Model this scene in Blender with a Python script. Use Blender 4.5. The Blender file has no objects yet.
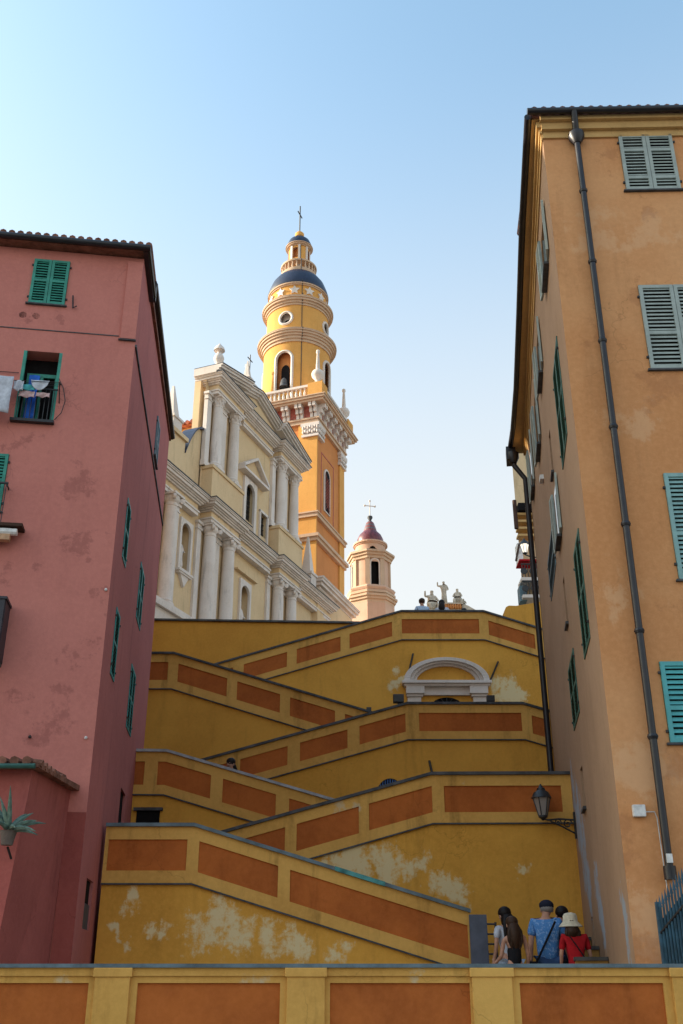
import bpy, bmesh, math, random
from mathutils import Vector, Matrix
random.seed(7)
R = math.radians
sc = bpy.context.scene
COL = sc.collection

# ------------------------------------------------------------------ camera, sky, sun, exposure
F = 1010.0; TH = math.atan(F/2156.0); CY = math.cos(TH); SY = math.sin(TH); EYE = 1.6
cam_d = bpy.data.cameras.new('camera'); cam = bpy.data.objects.new('camera', cam_d); COL.objects.link(cam)
cam.location = (0, 0, EYE); cam.rotation_euler = (math.pi/2+TH, 0, 0)
cam_d.sensor_fit = 'VERTICAL'; cam_d.sensor_height = 36.0; cam_d.sensor_width = 24.0
cam_d.lens = F/1024.0*36.0; cam_d.clip_start = 0.1; cam_d.clip_end = 5000
sc.camera = cam
SUN_AZ, SUN_EL = -82.0, 22.0
w = bpy.data.worlds.new('World'); sc.world = w; w.use_nodes = True
nt = w.node_tree; nt.nodes.clear()
sky = nt.nodes.new('ShaderNodeTexSky'); sky.sky_type = 'NISHITA'; sky.sun_disc = False
sky.sun_elevation = R(SUN_EL); sky.sun_rotation = R(SUN_AZ); sky.altitude = 0
sky.air_density = 1.0; sky.dust_density = 2.4; sky.ozone_density = .35
bg = nt.nodes.new('ShaderNodeBackground'); bg.inputs['Strength'].default_value = 0.15
wo = nt.nodes.new('ShaderNodeOutputWorld')
# thin bright summer haze low in the sky
tcw = nt.nodes.new('ShaderNodeTexCoord'); sxyz = nt.nodes.new('ShaderNodeSeparateXYZ'); nt.links.new(tcw.outputs['Generated'], sxyz.inputs[0])
hz_ = nt.nodes.new('ShaderNodeMapRange'); hz_.interpolation_type = 'SMOOTHSTEP'; nt.links.new(sxyz.outputs[2], hz_.inputs[0])
for i_, v_ in ((1, .80), (2, .34), (3, 0.0), (4, .80)): hz_.inputs[i_].default_value = v_
tint = nt.nodes.new('ShaderNodeMix'); tint.data_type = 'RGBA'; tint.blend_type = 'MULTIPLY'; tint.inputs[0].default_value = 1
nt.links.new(sky.outputs[0], tint.inputs[6]); tint.inputs[7].default_value = (.88, 1.05, 1.02, 1)
hmx = nt.nodes.new('ShaderNodeMix'); hmx.data_type = 'RGBA'; nt.links.new(hz_.outputs[0], hmx.inputs[0]); nt.links.new(tint.outputs[2], hmx.inputs[6]); hmx.inputs[7].default_value = (2.12, 2.10, 2.06, 1)
nt.links.new(hmx.outputs[2], bg.inputs[0]); nt.links.new(bg.outputs[0], wo.inputs[0])
sl = bpy.data.lights.new('sun', 'SUN'); so = bpy.data.objects.new('sun', sl); COL.objects.link(so)
sl.energy = 3.2; sl.angle = R(0.5); sl.color = (1, .9, .76)
so.rotation_euler = Vector((math.sin(R(SUN_AZ))*math.cos(R(SUN_EL)), math.cos(R(SUN_AZ))*math.cos(R(SUN_EL)), math.sin(R(SUN_EL)))).to_track_quat('Z', 'Y').to_euler()
so.location = (0, 0, 60)
sc.view_settings.view_transform = 'Standard'; sc.view_settings.look = 'None'
sc.view_settings.exposure = 1.55; sc.view_settings.gamma = 1.0
sc.view_settings.use_white_balance = True; sc.view_settings.white_balance_temperature = 6800; sc.view_settings.white_balance_tint = 10

# ------------------------------------------------------------------ calibrated sight lines -> points on real planes
def ray(u, v):
    p = 512-v
    return (u-341.5, F*CY-p*SY, F*SY+p*CY)
class Fr:
    """vertical plane: x along the wall, y into it, z up"""
    def __init__(s, o, ang):
        s.o = o; s.a = ang; s.d = (math.cos(R(ang)), math.sin(R(ang))); s.n = (-s.d[1], s.d[0])
    def px(s, u, v, y=0.0):
        r = ray(u, v); o = (s.o[0]+s.n[0]*y, s.o[1]+s.n[1]*y)
        t = (o[0]*s.n[0]+o[1]*s.n[1])/(r[0]*s.n[0]+r[1]*s.n[1])
        return ((t*r[0]-o[0])*s.d[0]+(t*r[1]-o[1])*s.d[1], t*r[2]+EYE)
    def w(s, x, y, z=0): return (s.o[0]+s.d[0]*x+s.n[0]*y, s.o[1]+s.d[1]*x+s.n[1]*y, z)

# ------------------------------------------------------------------ things
EZ = {}
def tag(o, label=None, cat=None, group=None, kind=None):
    if label: o['label'] = label
    if cat: o['category'] = cat
    if group: o['group'] = group
    if kind: o['kind'] = kind
    return o
def thing(name, label, cat, loc=(0, 0, 0), ang=0, group=None):
    o = bpy.data.objects.new(name, None); COL.objects.link(o)
    o.location = loc; o.rotation_euler = (0, 0, R(ang)); EZ[o.name] = loc[2]
    return tag(o, label, cat, group)
class MB:
    def __init__(s): s.v = []; s.f = []
    def add(s, vs, fs):
        b = len(s.v); s.v += [tuple(q) for q in vs]; s.f += [tuple(i+b for i in f) for f in fs]; return s
    def box(s, x0, x1, y0, y1, z0, z1):
        return s.add([(x0,y0,z0),(x1,y0,z0),(x1,y1,z0),(x0,y1,z0),(x0,y0,z1),(x1,y0,z1),(x1,y1,z1),(x0,y1,z1)],
              [(0,1,5,4),(1,2,6,5),(2,3,7,6),(3,0,4,7),(3,2,1,0),(4,5,6,7)])
    def obox(s, c, sx, sy, sz, rot):
        M = rot.to_matrix() if hasattr(rot, 'to_matrix') else rot
        vs = [Vector(c)+M@Vector((a*sx/2, b*sy/2, d*sz/2)) for d in (-1,1) for a,b in ((-1,-1),(1,-1),(1,1),(-1,1))]
        return s.add(vs, [(0,1,5,4),(1,2,6,5),(2,3,7,6),(3,0,4,7),(3,2,1,0),(4,5,6,7)])
    def prism(s, pts, y0, y1):
        n = len(pts)
        return s.add([(x,y0,z) for x,z in pts]+[(x,y1,z) for x,z in pts],
              [tuple(range(n)), tuple(range(2*n-1,n-1,-1))]+[(i,(i+1)%n,n+(i+1)%n,n+i) for i in range(n)])
    def strip(s, top, bot, y0, y1):     # quad prisms between two polylines of (x,z)
        for i in range(len(top)-1):
            s.prism([bot[i], bot[i+1], top[i+1], top[i]], y0, y1)
        return s
    def floor(s, pts, z0, z1):          # horizontal polygon prism
        n = len(pts)
        zz0 = z0 if hasattr(z0, '__len__') else [z0]*n; zz1 = z1 if hasattr(z1, '__len__') else [z1]*n
        return s.add([(x,y,zz0[i]) for i,(x,y) in enumerate(pts)]+[(x,y,zz1[i]) for i,(x,y) in enumerate(pts)],
              [tuple(range(n)), tuple(range(2*n-1,n-1,-1))]+[(i,(i+1)%n,n+(i+1)%n,n+i) for i in range(n)])
    def lathe(s, prof, cx=0, cy=0, n=24, a0=0.0, skip=None):
        m = len(prof)
        vs = [(cx+r*math.cos(a0+2*math.pi*k/n), cy+r*math.sin(a0+2*math.pi*k/n), z) for r,z in prof for k in range(n)]
        fs = []
        for i in range(m-1):
            for k in range(n):
                if skip and skip(a0+2*math.pi*(k+.5)/n, (prof[i][1]+prof[i+1][1])/2): continue
                fs.append((i*n+k, i*n+(k+1)%n, (i+1)*n+(k+1)%n, (i+1)*n+k))
        fs.append(tuple(range(n-1,-1,-1))); fs.append(tuple((m-1)*n+k for k in range(n)))
        return s.add(vs, fs)
    def tube(s, path, r, n=8):
        P = [Vector(p) for p in path]; rr = r if hasattr(r, '__len__') else [r]*len(P)
        vs = []; up = None
        for i,p in enumerate(P):
            t = (P[min(i+1,len(P)-1)]-P[max(i-1,0)])
            t = t.normalized() if t.length > 1e-9 else Vector((0,0,1))
            if up is None:
                up = Vector((0,0,1)) if abs(t.z) < .9 else Vector((1,0,0))
            a = (up-t*up.dot(t)); a = a.normalized() if a.length > 1e-6 else t.orthogonal().normalized()
            up = a; b = t.cross(a)
            vs += [p+rr[i]*(a*math.cos(2*math.pi*k/n)+b*math.sin(2*math.pi*k/n)) for k in range(n)]
        m = len(P)
        fs = [(i*n+k, i*n+(k+1)%n, (i+1)*n+(k+1)%n, (i+1)*n+k) for i in range(m-1) for k in range(n)]
        fs += [tuple(range(n-1,-1,-1)), tuple((m-1)*n+k for k in range(n))]
        return s.add(vs, fs)
    def ball(s, c, rx, ry=None, rz=None, n=12, m=8):
        ry = rx if ry is None else ry; rz = rx if rz is None else rz
        vs = [(c[0]+rx*math.sin(math.pi*(i+.001)/(m+.002))*math.cos(2*math.pi*k/n), c[1]+ry*math.sin(math.pi*(i+.001)/(m+.002))*math.sin(2*math.pi*k/n), c[2]+rz*math.cos(math.pi*i/m)) for i in range(m+1) for k in range(n)]
        return s.add(vs, [(i*n+k, (i+1)*n+k, (i+1)*n+(k+1)%n, i*n+(k+1)%n) for i in range(m) for k in range(n)])
    def xform(s, M, start=0):
        for i in range(start, len(s.v)): s.v[i] = tuple(M @ Vector(s.v[i]))
        return s
    def build(s, name, mat, parent=None, smooth=None, bevel=0):
        me = bpy.data.meshes.new(name)
        ez = EZ.get(parent.name, 0) if parent else 0
        me.from_pydata([(x,y,z-ez) for x,y,z in s.v], [], s.f)
        bm = bmesh.new(); bm.from_mesh(me); bmesh.ops.recalc_face_normals(bm, faces=bm.faces); bm.to_mesh(me); bm.free()
        if smooth is not None:
            for p in me.polygons: p.use_smooth = True
            me.set_sharp_from_angle(angle=R(smooth))
        me.materials.append(mat)
        o = bpy.data.objects.new(name, me); COL.objects.link(o)
        if parent: o.parent = parent; EZ[o.name] = ez
        if bevel:
            b = o.modifiers.new('bevel', 'BEVEL'); b.width = bevel; b.segments = 2; b.limit_method = 'ANGLE'; b.angle_limit = R(50)
        return o
def solo(o, loc):     # re-origin a top-level mesh at its base
    d = Vector(loc)
    for v in o.data.vertices: v.co -= d
    o.location = d
    return o
def arc(cx, cz, rx, rz, a0, a1, n): return [(cx+rx*math.cos(R(a0+(a1-a0)*i/n)), cz+rz*math.sin(R(a0+(a1-a0)*i/n))) for i in range(n+1)]

# ------------------------------------------------------------------ materials
def base_mat(name, rough=.85, spec=.3):
    m = bpy.data.materials.new(name); m.use_nodes = True
    b = m.node_tree.nodes['Principled BSDF']; b.inputs['Roughness'].default_value = rough
    b.inputs['Specular IOR Level'].default_value = spec
    return m, m.node_tree, b
def N(nt, t, **kw):
    n = nt.nodes.new(t)
    for k,v in kw.items(): setattr(n, k, v)
    return n
def noise(nt, vec, scale, detail=6, rough=.6, dist=0.0):
    n = N(nt, 'ShaderNodeTexNoise'); n.inputs['Scale'].default_value = scale; n.inputs['Detail'].default_value = detail
    n.inputs['Roughness'].default_value = rough; n.inputs['Distortion'].default_value = dist
    nt.links.new(vec, n.inputs['Vector']); return n.outputs['Fac']
def ramp(nt, val, lo, hi, a=0.0, b=1.0):
    n = N(nt, 'ShaderNodeMapRange'); n.inputs[1].default_value = lo; n.inputs[2].default_value = hi
    n.inputs[3].default_value = a; n.inputs[4].default_value = b; n.interpolation_type = 'SMOOTHSTEP'
    nt.links.new(val, n.inputs[0]); return n.outputs[0]
def mix(nt, fac, a, b, mode='MIX'):
    n = N(nt, 'ShaderNodeMix'); n.data_type = 'RGBA'; n.blend_type = mode
    for sock, val in ((n.inputs[0], fac), (n.inputs[6], a), (n.inputs[7], b)):
        if isinstance(val, (int, float)): sock.default_value = val
        elif isinstance(val, tuple): sock.default_value = (*val, 1)
        else: nt.links.new(val, sock)
    return n.outputs[2]
def math_(nt, op, a, b):
    n = N(nt, 'ShaderNodeMath', operation=op)
    for sock, val in ((n.inputs[0], a), (n.inputs[1], b)):
        if isinstance(val, (int, float)): sock.default_value = val
        else: nt.links.new(val, sock)
    return n.outputs[0]
def bump(nt, b, h, strength=.2, dist=.02):
    n = N(nt, 'ShaderNodeBump'); n.inputs['Strength'].default_value = strength; n.inputs['Distance'].default_value = dist
    nt.links.new(h, n.inputs['Height']); nt.links.new(n.outputs[0], b.inputs['Normal'])
def plaster(name, col, col2=None, scale=.6, streak=.35, blotch=.5, patches=(), pcol=(.62,.56,.42), dark=(), dcol=None, rough=.92, bmp=.25, stretch=.16, pamt=.7):
    """weathered lime plaster; patches/dark: (x,y,z,r) centres of bloom and of dirt"""
    m, nt, b = base_mat(name, rough, .2)
    pos = N(nt, 'ShaderNodeNewGeometry').outputs['Position']
    mp = N(nt, 'ShaderNodeMapping'); mp.inputs['Scale'].default_value = (1, 1, stretch); nt.links.new(pos, mp.inputs[0])
    c2 = col2 or tuple(c*.72 for c in col)
    n1 = noise(nt, pos, scale, 8, .62, .3); n2 = noise(nt, mp.outputs[0], 2.6, 7, .65); n3 = noise(nt, pos, 14, 6, .7)
    c = mix(nt, ramp(nt, n1, .36, .66, 0, blotch*1.4), col, c2)
    c = mix(nt, ramp(nt, n2, .52, .74, 0, streak), c, tuple(x*.5 for x in c2))
    c = mix(nt, ramp(nt, n3, .35, .72, 0, .22), c, tuple(min(1, x*1.3+.02) for x in col))
    def masks(lst, c, target, amt, sc_, vec):
        nz = N(nt, 'ShaderNodeTexNoise'); nz.inputs['Scale'].default_value = 1.7; nz.inputs['Detail'].default_value = 5; nt.links.new(pos, nz.inputs['Vector'])
        off = N(nt, 'ShaderNodeVectorMath', operation='MULTIPLY_ADD'); nt.links.new(nz.outputs['Color'], off.inputs[0]); off.inputs[1].default_value = (1.5,1.5,1.5); nt.links.new(pos, off.inputs[2])
        sh = N(nt, 'ShaderNodeVectorMath', operation='SUBTRACT'); nt.links.new(off.outputs[0], sh.inputs[0]); sh.inputs[1].default_value = (.75,.75,.75)
        acc = None
        for (x,y,z,r) in lst:
            vm = N(nt, 'ShaderNodeVectorMath', operation='DISTANCE'); nt.links.new(sh.outputs[0], vm.inputs[0]); vm.inputs[1].default_value = (x,y,z)
            k = ramp(nt, vm.outputs['Value'], r*1.25, r*.05)
            acc = k if acc is None else math_(nt, 'MAXIMUM', acc, k)
        nn = noise(nt, vec, sc_, 10, .72, .4); n2_ = noise(nt, pos, 9, 8, .75)
        v = math_(nt, 'ADD', math_(nt, 'MULTIPLY', acc, .8), math_(nt, 'MULTIPLY', math_(nt, 'SUBTRACT', math_(nt, 'ADD', nn, n2_), 1.0), 1.5))
        f = ramp(nt, math_(nt, 'MULTIPLY', v, ramp(nt, acc, 0, .25)), .34, .74, 0, amt)
        return mix(nt, f, c, target)
    wob = N(nt, 'ShaderNodeTexNoise'); wob.inputs['Scale'].default_value = 2.2; wob.inputs['Detail'].default_value = 6; nt.links.new(pos, wob.inputs['Vector'])
    wadd = N(nt, 'ShaderNodeVectorMath', operation='MULTIPLY_ADD'); nt.links.new(wob.outputs['Color'], wadd.inputs[0]); wadd.inputs[1].default_value = (.9,.9,.9); nt.links.new(pos, wadd.inputs[2])
    vo = N(nt, 'ShaderNodeTexVoronoi'); vo.feature = 'DISTANCE_TO_EDGE'; vo.inputs['Scale'].default_value = .55; nt.links.new(wadd.outputs[0], vo.inputs['Vector'])
    crack = math_(nt, 'MULTIPLY', ramp(nt, vo.outputs['Distance'], .006, .001), ramp(nt, noise(nt, pos, .45, 4), .52, .60))
    c = mix(nt, math_(nt, 'MULTIPLY', crack, .3), c, tuple(x*.4 for x in c2))
    n4 = noise(nt, pos, 4.5, 9, .75)
    c = mix(nt, ramp(nt, n4, .55, .75, 0, .4), c, tuple(x*.72 for x in c2))
    if patches: c = masks(patches, c, pcol, pamt, 2.2, mp.outputs[0])
    if dark: c = masks(dark, c, dcol or tuple(x*.35 for x in col), .38, 5.5, pos)
    nt.links.new(c, b.inputs['Base Color'])
    nb = noise(nt, pos, 30, 5, .7); bump(nt, b, math_(nt, 'ADD', nb, n1), bmp, .012)
    return m
def plain(name, col, rough=.6, spec=.4, metal=0.0, var=.25, scale=6, bmp=.0):
    m, nt, b = base_mat(name, rough, spec); b.inputs['Metallic'].default_value = metal
    pos = N(nt, 'ShaderNodeNewGeometry').outputs['Position']
    n1 = noise(nt, pos, scale, 6, .65)
    nt.links.new(mix(nt, ramp(nt, n1, .3, .7), tuple(c*(1-var) for c in col), tuple(min(1, c*(1+var)) for c in col)), b.inputs['Base Color'])
    if bmp: bump(nt, b, n1, bmp, .01)
    return m
M = {}
def W(Y, u, v):
    r = ray(u, v); t = Y/r[1]; return (t*r[0], Y, t*r[2]+EYE)
# W positions of stains found on the ramp walls
pt = lambda Y, u, v, r: (*W(Y,u,v), r)
YEL, CRM, ORG = (.74,.375,.066), (.72,.41,.11), (.50,.142,.032)
M['yellow'] = plaster('yellow_plaster', YEL, (.60,.285,.046), patches=[pt(17.2,222,925,.75), pt(17.2,280,940,.6), pt(17.2,128,905,.3), pt(17.2,124,935,.22), pt(17.2,160,940,.4), pt(17.2,340,950,.4),
      pt(19.4,345,858,.8), pt(19.4,395,868,.7), pt(19.4,440,880,.45), pt(19.4,520,870,.25), pt(19.4,462,890,.35), pt(30,505,690,.75), pt(30,520,692,.5), pt(30,400,680,.4)], pcol=(.80,.69,.42), pamt=.8)
M['cream'] = plaster('cream_plaster', CRM, (.60,.32,.08), streak=.75, blotch=.7, patches=[pt(11,60,978,.3), pt(11,250,978,.4), pt(11,420,985,.25), pt(19.4,345,812,.3), pt(19.4,470,782,.2)], pcol=(.6,.52,.36))
M['orange'] = plaster('orange_panel_plaster', ORG, (.39,.105,.024), scale=1.1, streak=.55, blotch=.8)
M['yellow2'] = plaster('upper_yellow_plaster', (.62,.31,.055), (.51,.24,.04))
M['pink'] = plaster('pink_plaster', (.58,.215,.178), (.50,.175,.148), scale=.5, streak=.18, blotch=.45, dark=[(*Fr((-3.72,15.2),8).w(*( (lambda q:(q[0],0,q[1]))(Fr((-3.72,15.2),8).px(u,v)))), r) for u,v,r in ((75,480,.42),(82,545,.45),(48,722,.5),(52,700,.4),(70,650,.3),(30,445,.3),(22,320,.25),(58,318,.2),(12,570,.35),(14,690,.35),(100,600,.3),(60,210,.3))], dcol=(.22,.07,.065))
M['pink_base'] = plaster('dark_pink_plaster', (.33,.085,.07), (.25,.062,.055), scale=.8)
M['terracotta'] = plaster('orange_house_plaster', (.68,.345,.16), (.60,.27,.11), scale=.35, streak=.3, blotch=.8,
      patches=[(*(lambda q: Fr((3.31,12.45),-1.5).w(q[0],0,q[1]))(Fr((3.31,12.45),-1.5).px(u,v)), r) for u,v,r in ((600,235,.6),(655,232,.7),(622,242,.5),(640,420,.6),(625,600,.5),(640,760,.6),(628,905,.6),(650,940,.5))], pcol=(.74,.44,.25), pamt=.55,
      dark=[(*(lambda q: Fr((3.31,12.45),-1.5).w(q[0],0,q[1]))(Fr((3.31,12.45),-1.5).px(u,v)), r) for u,v,r in ((650,215,.45),(665,395,.5),(655,300,.35),(600,330,.4),(680,600,.4),(672,765,.4),(608,160,.45),(660,130,.4),(640,960,.6),(628,845,.3))], dcol=(.40,.165,.075))
M['ochre_shade_side'] = plaster('ochre_shade_plaster', (.39,.245,.155), (.31,.185,.11), scale=.45, streak=.22, patches=[(*(lambda q: Fr((5.36,26.6),-98.24).w(q[0],0,q[1]))(Fr((5.36,26.6),-98.24).px(u,v)), r*1.5) for u,v,r in ((574,795,.55),(578,815,.65),(582,835,.7),(585,860,.6),(589,885,.5),(596,880,.4),(599,905,.45),(603,925,.35),(622,905,.3),(627,930,.35),(630,955,.3))], pcol=(.30,.35,.42), pamt=.95)  # darker than the front: part of the side's shade is in this colour
M['corn_yellow'] = plaster('eave_cream_plaster', (.62,.40,.17), streak=.2)
M['stone'] = plaster('white_church_stone', (.72,.65,.60), (.60,.53,.47), scale=.5, streak=.6, bmp=.15)
M['church_cream'] = plaster('church_cream_plaster', (.70,.525,.32), (.60,.43,.25), scale=.4, streak=.5)
M['church_yellow'] = plaster('church_yellow_plaster', (.64,.40,.15), (.56,.33,.12), scale=.4)
M['tower_yellow'] = plaster('tower_yellow_plaster', (.70,.365,.105), (.62,.30,.08), scale=.4, streak=.25)
M['tower_orange'] = plaster('tower_orange_plaster', (.62,.25,.085), (.52,.20,.065), scale=.4, streak=.25)
M['tower_pink'] = plaster('tower_cornice_plaster', (.60,.43,.30), (.50,.34,.23), scale=.6, streak=.35)
M['pale_pink'] = plaster('pale_pink_plaster', (.62,.42,.31), (.55,.34,.24), scale=.5, streak=.25)
M['tower_red'] = plain('red_plaster', (.42,.12,.09), .9)
M['slate'] = plain('slate_coping', (.075,.078,.085), .7, .3, var=.4, scale=4)
M['blue_cop'] = plain('bluish_coping', (.10,.15,.18), .5, .5, var=.4, scale=3)
M['verdigris'] = plain('verdigris_coping', (.07,.27,.27), .7, .3, var=.5, scale=4)
M['pale_cop'] = plain('pale_stone_coping', (.36,.38,.41), .7, .3, var=.25, scale=5)
M['black'] = plain('black_iron', (.018,.02,.024), .45, .5, var=.3)
M['pipe'] = plain('dark_pipe_paint', (.012,.012,.018), .4, .5, var=.3)
M['dark'] = plain('dark_interior', (.012,.011,.012), .9, .1)
M['glass'] = plain('dark_window_glass', (.02,.022,.027), .08, .6)
M['green'] = plain('green_shutter_paint', (.035,.26,.20), .55, .4, var=.2)
M['green_dk'] = plain('dark_green_paint', (.02,.09,.075), .5, .4)
M['teal'] = plain('teal_shutter_paint', (.03,.30,.30), .55, .4, var=.2)
M['grey_sh'] = plain('grey_green_shutter_paint', (.36,.42,.40), .6, .3, var=.12)
M['teal_pale'] = plain('pale_teal_shutter_paint', (.24,.42,.42), .6, .3, var=.12)
M['turq'] = plain('turquoise_shutter_paint', (.09,.40,.42), .55, .4, var=.12)
M['blue_sh'] = plain('blue_grey_shutter_paint', (.13,.22,.27), .55, .4, var=.15)
M['grn_sh'] = plain('deep_green_shutter_paint', (.035,.13,.105), .55, .4, var=.2)
M['fence'] = plain('blue_green_fence_paint', (.03,.095,.15), .5, .5, var=.35)
M['gate'] = plain('slate_blue_sheet_metal', (.07,.085,.125), .5, .5, var=.2)
M['tile'] = plain('clay_roof_tile', (.22,.10,.07), .9, .2, var=.4, scale=5)
M['tile_red'] = plain('red_roof_tile', (.34,.12,.08), .9, .2, var=.4, scale=3)
M['dome_blue'] = plain('glazed_blue_tile', (.009,.013,.04), .4, .6, var=.4, scale=8)
M['stone_st'] = plain('statue_stone', (.55,.47,.37), .9, .2, var=.3, scale=4)
M['white'] = plain('white_paint', (.75,.75,.74), .6)
M['grey'] = plain('light_grey_plastic', (.62,.62,.62), .5)
M['sea'] = plain('sea', (.05,.09,.11), .2, .5)
M['path'] = plain('worn_stone_paving', (.20,.18,.15), .9, .2, var=.3, scale=3, bmp=.2)
M['step'] = plaster('step_riser', (.46,.26,.08), scale=1.5)
M['tread'] = plain('dark_step_stone', (.10,.095,.09), .8, .2)
def tiles_dome():
    m, nt, b = base_mat('patterned_dome_tile', .4, .5)
    pos = N(nt, 'ShaderNodeNewGeometry').outputs['Position']
    sep = N(nt, 'ShaderNodeSeparateXYZ'); nt.links.new(pos, sep.inputs[0])
    wv = N(nt, 'ShaderNodeMath', operation='SINE'); nt.links.new(math_(nt, 'MULTIPLY', sep.outputs[2], 16.0), wv.inputs[0])
    ck = N(nt, 'ShaderNodeTexChecker'); ck.inputs['Scale'].default_value = 5.5; nt.links.new(pos, ck.inputs[0])
    c = mix(nt, ramp(nt, wv.outputs[0], .2, .5), (.20,.05,.05), (.10,.11,.13))
    c = mix(nt, math_(nt, 'MULTIPLY', ck.outputs['Fac'], .3), c, (.34,.16,.11))
    nt.links.new(c, b.inputs['Base Color']); return m
M['dome_pat'] = tiles_dome()
def shirt_mat():
    m, nt, b = base_mat('blue_patterned_cotton', .95, .1)
    tc = N(nt, 'ShaderNodeTexCoord').outputs['Object']
    v = N(nt, 'ShaderNodeTexVoronoi'); v.inputs['Scale'].default_value = 26; v.feature = 'DISTANCE_TO_EDGE'; nt.links.new(tc, v.inputs['Vector'])
    n1 = noise(nt, tc, 22, 3, .6)
    c = mix(nt, ramp(nt, n1, .52, .60), (.09,.26,.58), (.26,.43,.70))
    c = mix(nt, ramp(nt, v.outputs['Distance'], .10, .02, 0, .6), c, (.06,.18,.46))
    nt.links.new(c, b.inputs['Base Color']); return m
M['shirt'] = shirt_mat()
for k, c in dict(skin=(.50,.27,.19), skin2=(.42,.22,.15), hair=(.012,.009,.009), hair2=(.05,.026,.016), navy=(.015,.018,.035), red=(.42,.012,.018), hatw=(.66,.60,.46), denim=(.035,.075,.17), blackc=(.012,.012,.015), whitec=(.52,.55,.62), paleblue=(.42,.52,.66), towel=(.03,.14,.55), aqua=(.08,.42,.45), brown=(.07,.04,.03), pinkw=(.6,.42,.42)).items():
    M[k] = plain('cloth_'+k if k not in ('skin','skin2','hair','hair2') else k+'_surface', c, .9 if 'hair' not in k else .5, .2, var=.18, scale=9)

# ------------------------------------------------------------------ ground and paths (setting)
def struct(name, mb, mat, **kw):
    o = mb.build(name, mat, **kw); o['kind'] = 'structure'; return o
struct('ground', MB().floor([(-900,-900),(900,-900),(900,3000),(-900,3000)], -.6, 0), plain('pale_concrete_paving', (.29,.27,.24), .9, .2, var=.15, scale=.8))
struct('bounce_damper', MB().floor([(-60,-45),(60,-45),(60,10.98),(-60,10.98)], -.3, .004), plain('dark_bounce_damper', (.06,.06,.06), .9, .2, var=.3, scale=4, bmp=.2))  # unseen dark sheet added to cut ground bounce onto the front parapet
struct('terrace', MB().floor([(-3.9,11.2),(3.25,11.2),(4.3,19.4),(-4.2,19.4)], .02, 1.0), M['path'])
struct('plaza', MB().floor([(-60,34),(60,34),(60,260),(-60,260)], 6, 12.4), M['path'])

# ------------------------------------------------------------------ ramp walls
def ramp_wall(label, Y, top, panels, band=.87, d1=.20, d2=.68, cop='slate', body='yellow', zb=.4, depth=.42, path=None, proud=.04):
    fr = Fr((0, Y), 0)
    P = [fr.px(u, v) for u, v in top]
    t = thing('ramp_wall', label, 'ramp wall', (P[0][0]*.5+P[-1][0]*.5, Y, zb), 0, 'zigzag ramp walls below the church')
    ox = t.location.x
    loc = lambda pts: [(x-ox, z) for x, z in pts]
    L = loc(P)
    sh = lambda k: [(x, z-k) for x, z in L]
    def zt(x):
        for (xa,za),(xb,zb_) in zip(L, L[1:]):
            if xa <= x <= xb or (xb, zb_) == L[-1]: return za+(zb_-za)*(x-xa)/(xb-xa)
    MB().prism(sh(.02)+[(L[-1][0], zb), (L[0][0], zb)], 0, depth).build('wall_body', M[body], t)
    # parapet frame standing proud of the wall: rails and pilasters; coping; string course
    fb = MB()
    fb.strip(sh(.0), sh(d1), -proud, -.002)
    fb.strip(sh(d2), sh(band-.0), -proud, -.002)
    X = []
    for a, b in panels:
        def px_x(u):
            for (ua,va),(ub,vb) in zip(top, top[1:]):
                if ua <= u <= ub or (ub, vb) == top[-1] or u < top[0][0]:
                    v = va+(vb-va)*(u-ua)/(ub-ua); break
            hb = (band*.5)/(Y/ (ray(u,v)[1]))
            return fr.px(u, v+hb)[0]-ox
        X.append((px_x(a), px_x(b)))
    edges = [L[0][0]] + [e for ab in X for e in ab] + [L[-1][0]]
    for i in range(0, len(edges), 2):
        a, b = edges[i], edges[i+1]
        if b-a < .01: continue
        ks = [a]+[x for x, z in L if a < x < b]+[b]
        fb.strip([(x, zt(x)-d1) for x in ks], [(x, zt(x)-d2) for x in ks], -proud, -.002)
    fb.build('parapet_frame', M['cream'], t)
    for a, b in X:
        ks = [a]+[x for x, z in L if a < x < b]+[b]
        MB().strip([(x, zt(x)-d1) for x in ks], [(x, zt(x)-d2) for x in ks], -.012, -.001).build('orange_panel', M['orange'], t)
    MB().strip(sh(-.055), sh(0), -.10, depth+.05).build('coping', M[cop], t)
    MB().strip(sh(band), sh(band+.024), -.06, -.002).build('string_course', M['slate'] if body != 'x' else M['cream'], t)  # thin moulding in dark slate, its shadow line put into the colour
    return t, L, zt, ox
walls = {}
T1 = [(107,827),(195,827),(470,913)]
T2 = [(180,846),(226,833),(431,775.5),(570,775)]
T3 = [(120,752),(167,752.5),(336,802.5)]
T4 = [(170,770.5),(201,762),(407,705),(522.5,705),(550,713)]
T5 = [(120,654.5),(174,654.5),(400,722.5)]
T6 = [(160,682),(216,665.5),(401,612.5),(483,612.5),(560,636)]
Y1,Y2,Y3,Y4,Y5,Y6,Y7 = 17.2,19.4,21.5,24.0,26.5,30.0,33.0
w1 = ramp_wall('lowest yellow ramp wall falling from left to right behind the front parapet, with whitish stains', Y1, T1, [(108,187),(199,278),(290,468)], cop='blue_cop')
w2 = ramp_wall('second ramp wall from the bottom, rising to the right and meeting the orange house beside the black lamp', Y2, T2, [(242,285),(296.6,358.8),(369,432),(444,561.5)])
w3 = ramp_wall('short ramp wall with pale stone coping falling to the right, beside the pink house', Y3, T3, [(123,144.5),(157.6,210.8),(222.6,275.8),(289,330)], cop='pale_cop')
w4 = ramp_wall('middle ramp wall with a long level stretch just below the white arched portal', Y4, T4, [(214,228),(240,287.6),(300,347.5),(359.5,405.5),(419,521.6),(532,549)], band=.83, d2=.64)
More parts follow.
